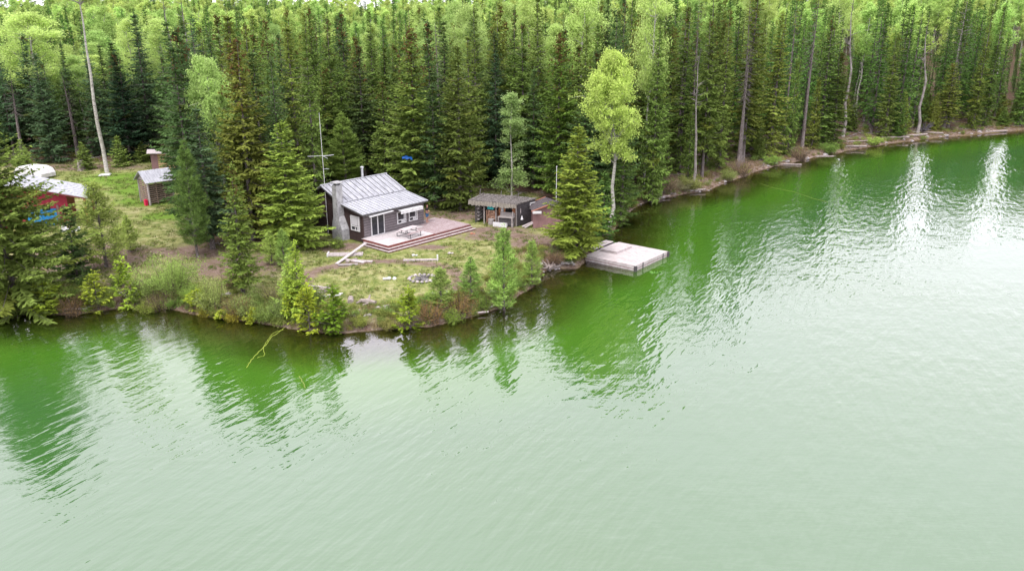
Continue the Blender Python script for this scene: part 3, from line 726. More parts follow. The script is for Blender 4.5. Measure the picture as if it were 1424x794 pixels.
# --- shrubs
T('willow', 243, 412, 348, 98, (.25, .37, .09), 'large soft green willow bush on the bank below the lawn', 'bush', 'willow_bush', 0)
T('willow', 205, 420, 384, 56, (.22, .29, .08), 'smaller pale willow bush left of the large one', 'bush', 'willow_bush', 1)
T('willow', 300, 432, 384, 60, (.22, .27, .08), 'straggly pale bush between the willow and the slender bank spruce', 'bush', 'willow_bush', 1)
SHR_L = [('twiggy', 330, 440, 60, (.16, .12, .05), 'brown twiggy bush under the slender bank spruce'), ('bush', 372, 444, 44, (.12, .17, .04), 'green bank bush left of the yellow rope'),
         ('twiggy', 388, 420, 60, (.14, .13, .05), 'brown twigs behind the yellow rope end'), ('bush', 355, 420, 40, (.13, .17, .05), 'grey-green bush up the bank from the rope'),
         ('twiggy', 100, 436, 60, (.16, .1, .05), 'bare reddish twigs on the left bank'), ('bush', 120, 400, 40, (.1, .15, .04), 'green bush below the red building'),
         ('twiggy', 600, 446, 60, (.20, .12, .05), 'rusty twigs along the waterline under the shortest pine'), ('twiggy', 640, 436, 60, (.20, .13, .05), 'brown bank twigs right of the shortest pine'),
         ('bush', 672, 430, 40, (.13, .18, .04), 'low green bank growth left of the waterside pine'), ('bush', 500, 452, 30, (.16, .18, .04), 'pale tuft on the stony bank'),
         ('twiggy', 450, 452, 40, (.17, .14, .06), 'pale twiggy growth beside the lush small spruce'), ('bush', 596, 424, 30, (.12, .19, .04), 'low green bush at the foot of the shortest pine'),
         ('bush', 722, 400, 34, (.12, .18, .04), 'low green growth between the two waterside pines'), ('twiggy', 770, 366, 40, (.18, .12, .07), 'brown twigs beside the driftwood root'),
         ('bush', 960, 262, 40, (.14, .16, .05), 'grey-green bush at the near end of the right shore'), ('twiggy', 925, 268, 50, (.17, .13, .08), 'bare twiggy bush on the near right shore'),
         ('bush', 470, 345, 30, (.12, .17, .04), 'low bush at the foot of the chimney'), ('bush', 880, 276, 40, (.10, .16, .04), 'green bush where the right shore begins'),
         ('twiggy', 320, 400, 50, (.15, .12, .06), 'brown dry twigs behind the slender bank spruce'), ('bush', 440, 420, 40, (.11, .16, .04), 'green bush behind the yellow little spruce'),
         ('bush', 165, 398, 30, (.12, .17, .04), 'small bush in the brown patch of the left bank'), ('twiggy', 225, 432, 60, (.15, .13, .06), 'dry twigs under the large willow bush')]
SHR_L += [('willow', 140, 424, 50, (.15, .21, .05), 'pale leafy bush between the two left bank seedlings'), ('willow', 340, 436, 54, (.16, .20, .06), 'grey-green leafy bush right under the slender bank spruce'),
          ('willow', 268, 418, 46, (.17, .25, .05), 'light bush tucked against the right side of the large willow'), ('bush', 205, 436, 40, (.17, .20, .04), 'low yellowish bush at the waterline below the willow'),
          ('bush', 240, 430, 36, (.13, .2, .04), 'dark low bush at the waterline below the willow'), ('willow', 388, 440, 50, (.15, .2, .06), 'leafy bush between the slack rope and the yellow seedling'),
          ('bush', 325, 446, 34, (.24, .22, .03), 'mustard coloured low growth at the waterline left of the rope'), ('bush', 286, 440, 30, (.22, .22, .03), 'mustard coloured low growth right of the willow'),
          ('willow', 95, 418, 50, (.13, .19, .04), 'leafy bush on the left bank beside the spruce seedling'), ('bush', 630, 448, 40, (.15, .21, .04), 'green bush hanging over the water under the young pines'),
          ('bush', 540, 456, 30, (.20, .20, .06), 'straw coloured tuft at the shore left of the yellow larch'), ('willow', 1010, 250, 34, (.16, .2, .06), 'pale bush at the waterline of the near right shore'),
          ('willow', 950, 266, 36, (.17, .17, .09), 'grey-brown bush beside the driftwood of the near right shore'), ('twiggy', 1030, 243, 44, (.2, .14, .09), 'brown bare brush at the waterline of the near right shore'), ('twiggy', 1112, 222, 40, (.2, .14, .09), 'brown bare brush leaning over the mid right shore'), ('bush', 1075, 230, 30, (.16, .24, .05), 'bright small bush on the near right shore'),
          ('bush', 1150, 212, 30, (.15, .22, .05), 'green bush at the waterline mid right shore'), ('bush', 1218, 202, 26, (.2, .28, .06), 'bright bush right of the gap in the right shore')]
for k, px, py, wd, c_, lb in SHR_L:
    c_ = tuple(v * 1.35 for v in c_)
    T(k, px, py, py - wd * .5, wd, c_, lb, 'bush', 'bush')

# ------------------------------------------------------------------ the forest
placed = [tuple(o.location[:2]) for o in col.objects if o.type == 'EMPTY']
hand_spots = np.array(placed)
cand = []
rg = np.random.default_rng(99)
XX = rg.uniform(-190, 340, 70000); YY = rg.uniform(70, 400, 70000)
DD = sdist(XX, YY); ZZ = ghd(XX, YY, DD); FO = forestness(XX, YY, ZZ)
PX, PY = proj(np.stack([XX, YY, ZZ], -1))
ok = (DD > 1.3) & (FO > .8) & (PX > -260) & (PX < 1950)
XX, YY, ZZ, DD, PX, PY = (a[ok] for a in (XX, YY, ZZ, DD, PX, PY))
order = np.argsort(YY + rg.uniform(0, 6, len(YY)) - 1000 * ((PX > 880) & (DD < 3.6)))
cell = {}; keep = []
corr = set()
def near_ok(x, y, r):
    ci, cj = int(x // 6), int(y // 6)
    for i in range(ci - 1, ci + 2):
        for j in range(cj - 1, cj + 2):
            for q in cell.get((i, j), ()):
                if (q[0] - x) ** 2 + (q[1] - y) ** 2 < max(r, q[2]) ** 2: return False
    return True
for x, y in hand_spots: cell.setdefault((int(x // 6), int(y // 6)), []).append((x, y, 2.3))
for i in order:
    x, y = XX[i], YY[i]; r_ = 3.0 if y < 150 else (3.0 if y < 220 else 4.2)
    if PX[i] > 880 and DD[i] < 14: r_ = 3.1
    if DD[i] < 95 and min(abs(PX[i] - 1172) / 13, abs(PX[i] - 1286) / 18, abs(PX[i] - 1400) / 15, abs(PX[i] - 968) / 5, abs(PX[i] - 1052) / 6, abs(PX[i] - 1510) / 18) < 1: corr.add(i)
    if PX[i] > 880 and DD[i] < 3.6: r_ = 2.1
    if PX[i] > 900 and (abs(PX[i] - 1185) < 26 or abs(PX[i] - 1283) < 14) and DD[i] < 7: continue
    if near_ok(x, y, r_): cell.setdefault((int(x // 6), int(y // 6)), []).append((x, y, r_)); keep.append(i)
print('forest spots', len(keep))
ZONES = [(-400, 60, 'at the left edge of the photo'), (60, 150, 'left of the bare pale aspen trunk'), (150, 230, 'behind the plank hut'), (230, 330, 'behind the lime aspen on the left'),
         (330, 440, 'behind the tall coned spruce'), (440, 530, 'behind the television antenna'), (530, 620, 'behind the cabin roof end'), (620, 700, 'behind the open shed'),
         (700, 790, 'behind the flagpole'), (790, 880, 'behind the dock aspen'), (880, 980, 'at the near end of the right shore'), (980, 1090, 'on the near half of the right shore'),
         (1090, 1190, 'in the middle of the right shore'), (1190, 1290, 'left of the shoreline bend at right'), (1290, 1370, 'right of the shoreline bend'), (1370, 2000, 'at the right edge of the photo')]
def zone(px):
    for a, b_, n in ZONES:
        if a <= px < b_: return n
    return ZONES[-1][2]
keep = np.array(keep)
# the largest in view become trees of their own
def hgt_for(i):
    px = PX[i]; base = np.interp(px, [-200, 60, 250, 420, 700, 900, 1100, 1600], [14.5, 14.5, 16.5, 17.5, 18.5, 21, 22.5, 22])
    return base
def lab(t):
    return ' '.join(t.replace(' of the photo', '').replace('in the front row', 'in front row').replace('in the second row', 'in second row').split()[:16])
fp = rg.uniform(0, 1, len(XX))
aspn = .5 + .5 * np.sin(XX * .045 + 1.2) * np.cos(YY * .05 + XX * .02 + .4)
n_sp = n_as = 0; rest = []
sh_px = np.array([proj([a[0], a[1], 0]) for a in SHR if a[1] > 60])
for i in keep:
    x, y, z = XX[i], YY[i], ZZ[i]; px = PX[i]
    front = (y - 70)
    p_as = .02 if y < 120 else (.04 if px > 880 and DD[i] < 20 else .05 + .75 * np.clip((y - 135) / 90, 0, 1) * (aspn[i] > .45))
    if px < 280 and y > 122: p_as = max(p_as, .38)
    if 560 < px < 870 and y > 112: p_as = max(p_as, .16)
    isasp = fp[i] < p_as
    inview = -30 < px < 1455 and y < 168
    if i in corr:
        if n_sp < 230 and inview:
            n_sp += 1; tree('young', (x, y, z), rg.uniform(2.5, 6.5), rg.uniform(1.0, 1.8), MD if rg.random() < .6 else OL, lab(f'low young spruce in a gap of the tall trees {zone(px)}'), 'spruce', 'spruce_tree', group='young spruces ' + zone(px))
        else: rest.append((x, y, z, False, rg.uniform(.18, .42)))
        continue
    if inview and ((isasp and n_as < 70) or (not isasp and n_sp < 205)):
        h = hgt_for(i) * (rg.uniform(.8, 1.14) if rg.random() < .8 else rg.uniform(.45, .8)); sz = 'tall' if h > hgt_for(i) * .97 else ('shorter' if h < hgt_for(i) * .86 else 'mid-height')
        depth_w = 'in the front row' if (DD[i] < 6 and px > 870) or PY[i] > np.interp(px, edge_x, edge_y) - 14 and px < 870 else ('in the second row' if PY[i] > 195 or (px > 870 and DD[i] < 14) else 'deep in the forest')
        if isasp:
            n_as += 1; c_ = LIME if rg.random() < .6 else LIME2
            tree('aspen', (x, y, z), h * 1.05, rg.uniform(1.7, 2.6), c_, lab(f'{sz} lime green aspen {depth_w} {zone(px)}'), 'aspen', 'aspen_tree', group='aspens ' + zone(px))
        else:
            n_sp += 1; u = rg.random()
            if px > 870 and u < .55: kind, rb = 'narrow', rg.uniform(1.7, 2.7)
            elif u < (.64 if px > 870 else .05): kind, rb = 'sparse', rg.uniform(1.0, 1.5)
            elif u > .72 and px > 870 and DD[i] < 4: kind, rb = 'young', rg.uniform(1.2, 1.7); h *= rg.uniform(.3, .6); sz = 'small'
            else: kind, rb = 'spruce', rg.uniform(2.1, 3.5)
            if px > 870: tone, c_ = [('dark', MD), ('olive', (.165,.205,.042)), ('green', (.125,.19,.042))][int(rg.integers(3))]
            elif px < 300: tone, c_ = [('dark blue-green', BL), ('dark', DK)][int(rg.integers(2))]
            else: tone, c_ = [('dark', DK), ('green', MD), ('olive', (.15,.20,.042))][int(rg.integers(3))]
            w_ = {'narrow': 'narrow drooping spruce', 'sparse': 'thin half-bare spruce', 'young': 'young spruce', 'spruce': 'full spruce'}[kind]
            tree(kind, (x, y, z), h, rb, c_, lab(f'{sz} {tone} {w_} {depth_w} {zone(px)}'), 'spruce', 'spruce_tree', group='forest spruces ' + zone(px))
    else:
        rest.append((x, y, z, isasp, 1.))
print('individual spruce', n_sp, 'aspen', n_as, 'rest', len(rest))

def name_apart(pred):
    from collections import defaultdict
    bpy.context.view_layer.update()
    by = defaultdict(list)
    for o in col.objects:
        if o.get('label') and pred(o): by[o['label']].append(o)
    short = [(' in front row', ' in front'), (' deep in the forest', ' in back row'), (' in second row', ' in mid row'), ('mid-height', 'middling'), (' in the middle of the right shore', ' mid right shore'),
             (' at the near end of the right shore', ' by near right shore'), (' on the near half of the right shore', ' on near right shore'), (' left of the shoreline bend at right', ' left of shoreline bend'), ('along the far half of the right shore', 'along far right shore'), ('narrow drooping', 'drooping'), ('thin half-bare', 'half-bare'),
             (' behind the lime aspen on the left', ' behind left lime aspen'), (' left of the bare pale aspen trunk', ' left of bare aspen trunk'), ('behind the television antenna', 'behind the antenna'), ('behind the cabin roof end', 'behind cabin roof end')]
    ords = ['leftmost', 'second from left', 'third from left', 'fourth from left', 'fifth from left', 'sixth from left', 'seventh from left', 'eighth from left', 'ninth from left', 'tenth from left']
    for lb, L_ in by.items():
        if len(L_) < 2: continue
        L_.sort(key=lambda o: proj(np.array(o.location))[0])
        for k, o in enumerate(L_):
            t = lb
            for a_, b__ in short: t = t.replace(a_, b__)
            if len(L_) == 2: q = ('left one', 'right one')[k]
            elif k == len(L_) - 1: q = 'rightmost'
            elif k < 10: q = ords[k]
            else: q = 'number %d from left' % (k + 1)
            o['label'] = ' '.join((t + ', ' + q).split()[:16]) if len((t + ' ' + q).split()) <= 16 else ' '.join(t.split()[:16 - len(q.split())]) + ', ' + q
name_apart(lambda o: o.get('category') in ('spruce', 'aspen'))
# --- anything past that: one mass of far trees
def scatter(name, pts, scl, rot, idx, protos, kind='stuff', mats=()):
    pc = bpy.data.collections.new(name + '_kinds')
    for k, me in enumerate(protos):
        o = bpy.data.objects.new('kind_%02d' % k, me); pc.objects.link(o)
    me = bpy.data.meshes.new(name); me.vertices.add(len(pts)); me.vertices.foreach_set('co', np.asarray(pts, np.float32).ravel())
    for nm, ty, dt in (('scl', 'FLOAT', scl), ('rotz', 'FLOAT', rot), ('pick', 'INT', idx)):
        a = me.attributes.new(nm, ty, 'POINT'); a.data.foreach_set('value', np.asarray(dt, np.int32 if ty == 'INT' else np.float32))
    o = bpy.data.objects.new(name, me); col.objects.link(o); tag(o, kind=kind)
    ng = bpy.data.node_groups.new(name, 'GeometryNodeTree')
    ng.interface.new_socket('Geometry', in_out='INPUT', socket_type='NodeSocketGeometry'); ng.interface.new_socket('Geometry', in_out='OUTPUT', socket_type='NodeSocketGeometry')
    n = ng.nodes.new; l = ng.links.new
    gi, go = n('NodeGroupInput'), n('NodeGroupOutput')
    ci = n('GeometryNodeCollectionInfo'); ci.inputs['Collection'].default_value = pc; ci.inputs['Separate Children'].default_value = True
    ip = n('GeometryNodeInstanceOnPoints'); ip.inputs['Pick Instance'].default_value = True
    def na(nm, ty):
        a = n('GeometryNodeInputNamedAttribute'); a.data_type = ty; a.inputs['Name'].default_value = nm; return a.outputs['Attribute']
    l(gi.outputs[0], ip.inputs['Points']); l(ci.outputs[0], ip.inputs['Instance']); l(na('pick', 'INT'), ip.inputs['Instance Index'])
    cx = n('ShaderNodeCombineXYZ'); l(na('rotz', 'FLOAT'), cx.inputs['Z']); l(cx.outputs[0], ip.inputs['Rotation']); l(na('scl', 'FLOAT'), ip.inputs['Scale'])
    l(ip.outputs[0], go.inputs[0])
    md = o.modifiers.new('scatter', 'NODES'); md.node_group = ng
    return o
def join_protos(crown, trunk, matc):
    """one mesh holding crown and trunk for the far forest"""
    bm = __import__('bmesh').new(); bm.from_mesh(crown); nf = len(bm.faces); bm.from_mesh(trunk)
    bm.faces.ensure_lookup_table()
    for f in bm.faces[nf:]: f.material_index = 1
    me = bpy.data.meshes.new('far_tree'); bm.to_mesh(me); bm.free(); me.materials.append(M[matc]); me.materials.append(trunk.materials[0]); return me
FAR = [join_protos(*conifer(s, 18, rb, .1, whorl=.5, nb=7, st=.5, gaps=.1, droop=.3, mat='far_needle')[:2], 'far_needle') for s, rb in ((71, 2.3), (72, 2.0), (73, 2.7))]
FAR += [join_protos(*aspen(s, 18, 2.3, .5, 26, 12, .30, mat='far_leaf')[:2], 'far_leaf') for s in (75, 76, 77)]
rs = np.array([q_[:3] for q_ in rest]); ia = np.array([q_[3] for q_ in rest]); small = np.array([q_[4] for q_ in rest])
sc_ = small * rg.uniform(.72, 1.15, len(rs)) * np.where(rs[:, 0] > 20, 1.1, .95)
scatter('distant_forest', rs - [0, 0, .1], sc_, rg.uniform(0, 6.28, len(rs)), np.where(ia, rg.integers(3, 6, len(rs)), rg.integers(0, 3, len(rs))), FAR)

# --- grass, low growth and litter on the ground
def tuft(seed, n=16, h=.16, r=.10, c=(.14, .17, .05)):
    rgl = np.random.default_rng(seed); a = rgl.uniform(0, 6.28, n); b0 = rgl.normal(0, r, (n, 3)) * [1, 1, 0]
    d = np.stack([np.cos(a) * .5, np.sin(a) * .5, np.ones(n)], 1) * (h * rgl.uniform(.5, 1.2, (n, 1))); s = np.stack([-np.sin(a), np.cos(a), 0 * a], 1) * .012
    Tt = np.stack([b0 - s, b0 + s, b0 + d], 1)
    mt = leafmat('grass_blades', c, transl=.3, rnd=.3, hue=.03) if 'g%s' % (c,) not in M else M['g%s' % (c,)]
    M['g%s' % (c,)] = mt
    return tri_mesh('tuft', Tt, np.stack([rgl.uniform(0, 1, n), 0 * a, rgl.uniform(0, 1, n)], 1), [mt])
GX = rg.uniform(-60, 30, 90000); GY = rg.uniform(50, 125, 90000); GD = sdist(GX, GY); GZ = ghd(GX, GY, GD); GF = forestness(GX, GY, GZ)
clump = np.sin(GX * 1.3 + np.sin(GY * .9) * 2) * np.cos(GY * 1.1 + GX * .4)
keepg = (GD > .15) & (GF < .7) & (clump + rg.normal(0, .4, len(GX)) > .1)
lc = np.stack([GX - (-13.36), GY - 72.1], 1); ca_, sa_ = math.cos(R(48.7)), math.sin(R(48.7))
lx, ly = lc[:, 0] * ca_ + lc[:, 1] * sa_, -lc[:, 0] * sa_ + lc[:, 1] * ca_
keepg &= ~((lx > -1.4) & (lx < 11.5) & (ly > -5.6) & (ly < 8.6))
G = np.stack([GX, GY, GZ], 1)[keepg]
scatter('grass', G, rg.uniform(.5, 1.3, len(G)), rg.uniform(0, 6.28, len(G)), rg.integers(0, 4, len(G)),
        [tuft(1), tuft(2, c=(.10, .17, .03)), tuft(3, 20, .12, .12, (.24, .21, .10)), tuft(4, 14, .2, .08, (.12, .15, .04))])
BX = rg.uniform(-60, 120, 300000); BY = rg.uniform(50, 180, 300000); BD = sdist(BX, BY)
bk = (BD > .05) & (BD < 3.2) & (rg.random(len(BX)) < 1) & ((np.sin(BX * 1.1) * np.sin(BY * .9 + BX * .5) + rg.normal(0, .6, len(BX)) - .12 * BD) > -.35)
bk &= ~((BX > 14) & (rg.random(len(BX)) < .6)); BX, BY, BD = BX[bk], BY[bk], BD[bk]; BZ = ghd(BX, BY, BD)
def mini(me_): return me_[0]
und = [shrub(81, .55, .5, 14, 14, .07, .1)[0], shrub(82, .45, .45, 12, 12, .06, .2)[0], tuft(5, 40, .45, .16, (.24, .19, .10)), tuft(6, 40, .4, .2, (.22, .16, .09)), tuft(7, 30, .35, .2, (.18, .23, .05))]
bankleaf = leafmat('bank_growth_leaves', (.18, .22, .055), transl=.3, rnd=.3, hue=.04)
for me_ in und[:2]: me_.materials[0] = bankleaf
scatter('bank_undergrowth', np.stack([BX, BY, BZ], 1), rg.uniform(.5, 1.25, len(BX)), rg.uniform(0, 6.28, len(BX)), np.where((BX > 14) & (rg.random(len(BX)) < .75), 3, rg.integers(0, 5, len(BX))), und)
FX = rg.uniform(-80, 130, 16000); FY = rg.uniform(66, 190, 16000); FD = sdist(FX, FY); FZ = ghd(FX, FY, FD); FF = forestness(FX, FY, FZ)
fk = (FD > .6) & (FF > .3); FX, FY, FZ = FX[fk], FY[fk], FZ[fk]
def litter(seed):
    b = MB(); rr = random.Random(seed)
    for _ in range(3):
        a = rr.uniform(0, 6.28); l = rr.uniform(.3, 1.2); x, y = rr.uniform(-.4, .4), rr.uniform(-.4, .4)
        b.tube([(x, y, .05), (x + math.cos(a) * l, y + math.sin(a) * l, rr.uniform(.03, .3))], [.03, .012], 4)
    return wood_mesh(b, M['bark_grey'])
scatter('forest_floor_litter', np.stack([FX, FY, FZ], 1), rg.uniform(.6, 1.6, len(FX)), rg.uniform(0, 6.28, len(FX)), rg.integers(0, 5, len(FX)),
        [litter(1), litter(2), und[0], tuft(8, 40, .3, .25, (.14, .14, .06)), litter(3)])
#@OBJECTS@
# ------------------------------------------------------------------ cabin  (x along the front wall, y towards the back)
CO = at(506.3, 337.8, 1.1); CR = R(48.7)
def cab(x, y, z=0): return Vector((CO[0] + x * math.cos(CR) - y * math.sin(CR), CO[1] + x * math.sin(CR) + y * math.cos(CR), 1.1 + z))
cabin = empty('cabin', cab(0, 0), CR, 'small brown log-sided cabin with a grey metal roof facing the deck', 'cabin')
W_, EA, BK, RY, RZ, BZ_, YB = 7.3, 2.62, 2.75, 5.45, 4.55, 3.55, 8.3
def siding(mb, a, b, z0, topf, out, pitch=.24, th=.07):
    """lap boards from a to b (xy), from z0 up to topf(t)"""
    a = Vector((*a, 0)); b = Vector((*b, 0)); n = Vector((*out, 0)); z = z0; g_ = pitch - .05
    while True:
        za, zb = topf(0), topf(1)
        if z >= max(za, zb) - .02: break
        # part of the wall still below the roof line at this height
        t0, t1 = 0., 1.
        if z + pitch > min(za, zb):
            ts = [t for t in np.linspace(0, 1, 61) if topf(t) >= z + pitch * .9]
            if not ts: break
            t0, t1 = ts[0], ts[-1]
        p, q = a.lerp(b, t0), a.lerp(b, t1); up = Vector((0, 0, 1))
        mb.hexa([p + up * z, q + up * z, q + n * th + up * z, p + n * th + up * z, p + up * (z + g_), q + up * (z + g_), q + n * th * .4 + up * (z + g_), p + n * th * .4 + up * (z + g_)])
        z += pitch
def wallbox(mb, pts, z0, topf_pts, th):
    for (a, b) in zip(pts[:-1], pts[1:]): pass
b = MB(); b.box(.06, W_ - .06, .04, .16, 0, EA, 1); siding(b, (.04, .04), (W_ - .04, .04), .12, lambda t: EA, (0, -1)); b.build('front_wall', [M['siding_front'], M['black']], cabin)  # black backing paints the lap shadows between the boards
b = MB()
b.hexa([(.04, .16, 0), (.16, .16, 0), (.16, BK, 0), (.04, BK, 0), (.04, .16, EA), (.16, .16, EA), (.16, BK, 3.2), (.04, BK, 3.2)])
b.hexa([(.04, BK + .003, 0), (.16, BK + .003, 0), (.16, RY, 0), (.04, RY, 0), (.04, BK + .003, 3.2), (.16, BK + .003, 3.2), (.16, RY, RZ - .12), (.04, RY, RZ - .12)])
b.hexa([(.04, RY + .003, 0), (.16, RY + .003, 0), (.16, YB, 0), (.04, YB, 0), (.04, RY + .003, RZ - .12), (.16, RY + .003, RZ - .12), (.16, YB, 2.75), (.04, YB, 2.75)])
def gtop(t):
    y = .04 + t * (YB - .04)
    return EA + (3.2 - EA) * y / BK if y < BK else (3.2 + (RZ - 3.3) * (y - BK) / (RY - BK) if y < RY else RZ - .1 - (RZ - 2.85) * (y - RY) / (YB - RY))
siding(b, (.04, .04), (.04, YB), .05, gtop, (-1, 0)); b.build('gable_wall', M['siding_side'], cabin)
b = MB(); b.box(W_ - .16, W_ - .04, .16, BK, 0, EA); b.box(W_ - .163, W_ - .037, BK + .003, YB, 0, 2.7)
b.hexa([(W_ - .16, BK, 2.7), (W_ - .04, BK, 2.7), (W_ - .04, YB, 2.7), (W_ - .16, YB, 2.7), (W_ - .16, RY, RZ - .14), (W_ - .04, RY, RZ - .14), (W_ - .04, RY + .01, RZ - .14), (W_ - .16, RY + .01, RZ - .14)])
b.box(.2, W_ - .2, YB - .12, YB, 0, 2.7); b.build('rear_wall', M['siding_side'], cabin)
for x, y in ((.0, .0), (W_, .0)):
    b = MB(); b.box(x - .06, x + .06, -.03, .09, 0, EA); b.build('corner_board', M['siding_side'] if x == 0 else M['siding_front'], cabin)
# roofs
def roof(mb, seams, x0, x1, ya, za, yb, zb, step, th=.06, skew=0):
    mb.hexa([(x0, ya, za - th), (x1, ya, za - th), (x1, yb, zb - th), (x0, yb, zb - th), (x0, ya, za), (x1, ya, za), (x1, yb, zb), (x0, yb, zb)])
    x = x0 + step * .4
    while x < x1:
        xx = x + random.uniform(-.02, .02); seams.bar((xx, ya + .01 * (1 if yb > ya else -1), za + .012), (xx, yb, zb + .012), .045, .04); x += step
b, s = MB(), MB(); roof(b, s, -.38, W_ + .28, BK - .12, 3.36, RY, RZ, .62); r1 = b.build('main_roof', M['metal_roof_old'], cabin); s.build('roof_seams', M['seam'], r1)
s = MB(); s.tube([(-.4, RY, RZ + .03), (W_ + .3, RY, RZ + .03)], .07, 6); s.build('ridge_cap', M['metal_roof'], r1)
b, s = MB(), MB(); roof(b, s, -.38, W_ + .28, YB + .5, 3.0, RY + .01, RZ - .002, .62); r3 = b.build('rear_roof', M['metal_roof_old'], cabin); s.build('roof_seams', M['seam'], r3)
b, s = MB(), MB(); roof(b, s, -.35, W_ + .3, -.45, 2.74, BK + .05, 3.30, .42); r2 = b.build('lean_to_roof', M['metal_roof'], cabin); s.build('roof_seams', M['seam_light'], r2)
b = MB(); b.box(-.34, W_ + .29, -.43, -.39, 2.56, 2.675); b.bar((-.33, -.43, 2.60), (-.33, BK, 3.18), .035, .11); b.bar((-.33, BK, 3.2), (-.33, RY, RZ - .12), .035, .13); b.bar((-.33, RY, RZ - .12), (-.33, YB + .4, 2.95), .035, .13)
b.build('fascia_boards', M['seam'], cabin)
# windows and door
def window(x0, x1, z0, z1, side='front', curtain='tan', lower=.3, split=2):
    f, g, c = MB(), MB(), MB(); fw = .075
    def bx(mb, a, b_, z0_, z1_, o0, o1):
        if side == 'front': mb.box(a, b_, -o1, -o0, z0_, z1_)
        else: mb.box(-o1, -o0, a, b_, z0_, z1_)
    bx(f, x0, x0 + fw, z0, z1, .0, .10); bx(f, x1 - fw, x1, z0, z1, .0, .10); bx(f, x0 + fw, x1 - fw, z0, z0 + fw, .0, .10); bx(f, x0 + fw, x1 - fw, z1 - fw, z1, .0, .10)
    if lower:
        zl = z0 + (z1 - z0) * lower; bx(f, x0 + fw, x1 - fw, zl - .03, zl + .04, .0, .095); xm = (x0 + x1) / 2; bx(f, xm - .035, xm + .035, z0 + fw, zl - .03, .0, .092)
    else:
        xm = (x0 + x1) / 2; bx(f, xm - .045, xm + .045, z0 + fw, z1 - fw, .0, .095)
    fo = f.build('window' if lower else 'sliding_door', M['white'], cabin)
    bx(g, x0 + fw, x1 - fw, z0 + fw, z1 - fw, .022, .035); g.build('pane', M['glass'], fo)
    if curtain == 'white': bx(c, x0 + .1, x0 + .30, z0 + .36 * (z1 - z0), z1 - .1, .036, .05); bx(c, x0 + .34, x1 - .1, z0 + .36 * (z1 - z0), z1 - .1, .036, .055); bx(c, x0 + .1, x0 + .42, z0 + .1, z0 + .28 * (z1 - z0), .036, .05); c.build('curtain', M['curtain'], fo)
    elif curtain == 'tan': bx(c, x1 - .26, x1 - .1, z0 + .36 * (z1 - z0), z1 - .1, .036, .05); bx(c, (x0 + x1) / 2 + .05, x1 - .1, z0 + .09, z0 + .27 * (z1 - z0), .036, .05); c.build('blind', M['curtain'], fo)
    return fo
window(.42, 1.66, .95, 2.32, 'side', 'white')
window(3.98, 5.06, .98, 2.12, 'front', 'tan'); window(5.42, 6.50, .98, 2.12, 'front', 'tan')
window(.86, 2.42, .42, 2.42, 'front', None, 0)
b = MB(); b.hexa([(3.9, -.75, 2.30), (6.62, -.75, 2.30), (6.62, -.06, 2.46), (3.9, -.06, 2.46), (3.9, -.78, 2.06), (6.62, -.78, 2.06), (6.62, -.70, 2.06), (3.9, -.70, 2.06)][4:] + [(3.9, -.78, 2.36), (6.62, -.78, 2.36), (6.62, -.70, 2.36), (3.9, -.70, 2.36)])
b.box(3.9, 6.62, -.699, -.05, 2.34, 2.37); b.build('window_valance', M['white'], cabin)
b = MB(); b.bar((.35, -.55, 2.38), (3.1, -.62, 2.50), .10, .05); b.bar((.35, -.1, 2.45), (3.1, -.12, 2.5), .8, .02); b.build('rolled_awning', M['white'], cabin)
b = MB(); b.tube([(4.6, RY + .05, RZ - .2), (4.6, RY + .05, RZ + .95)], .12, 10); sp_ = b.build('stove_pipe', M['steel'], cabin)
b = MB(); b.tube([(4.6, RY + .05, RZ + .98), (4.6, RY + .05, RZ + 1.06)], .19, 10); b.tube([(4.6, RY + .05, RZ + 1.07), (4.6, RY + .05, RZ + 1.13)], [.19, .05], 10); b.build('pipe_cap', M['steel'], sp_)
# chimney against the gable wall
b = MB()
c0 = lambda x0, x1, y0, y1, z: [(x0, y0, z), (x1, y0, z), (x1, y1, z), (x0, y1, z)]
b.hexa(c0(-.85, -.035, 2.0, 3.5, -.1) + c0(-.85, -.035, 2.0, 3.5, 1.0))
b.hexa(c0(-.849, -.035, 2.001, 3.499, 1.0) + c0(-.74, -.036, 2.60, 3.3, 2.1))
b.hexa(c0(-.74, -.036, 2.60, 3.3, 2.1) + c0(-.72, -.036, 2.66, 3.26, 4.95))
for z in np.arange(.2, 4.9, .2):
    pass
ch = b.build('chimney', M['concrete'], cabin)
b = MB(); b.box(-.60, -.16, 2.76, 3.16, 4.95, 5.14); b.build('flue', M['dark_metal'], ch)
b = MB(); b.box(-.80, .04, 2.54, 3.38, 5.14, 5.24); b.build('chimney_cap', M['concrete'], ch)
# ------------------------------------------------------------------ deck
deck = empty('deck', cab(0, 0), CR, 'grey board deck with dark red edges and wide steps in front of the cabin', 'deck')
DX0, DX1, DY0, DZ = -.30, 9.95, -3.75, .46
b = MB(); y = -.04
while y > DY0 + .08: b.box(DX0, W_ - .9 if y > -1 else 5.2 + random.uniform(-.02, .02), y - .135, y, DZ - .035, DZ, j=.003); y -= .142
bd = b.build('deck_boards', M['board_grey'], deck)
b = MB(); y = .9
while y > DY0 + .08:
    b.box((W_ + .12) if y > -.02 else (W_ - .89 if y > -1 else 5.22), DX1 - .3 if y > .3 else DX1, y - .135, y, DZ - .037, DZ - .002, j=.003); y -= .142
b.build('worn_deck_boards', M['board_worn'], deck)
b = MB(); b.box(DX0 - .005, DX1 + .01, DY0 - .01, DY0 + .06, .27, DZ + .004); b.box(DX0 - .03, DX0 - .004, DY0 - .01, -.3, .27, DZ + .004); b.box(DX1 + .004, DX1 + .03, DY0, .5, .1, DZ - .01)
b.build('rim_board', M['red_stain'], deck)
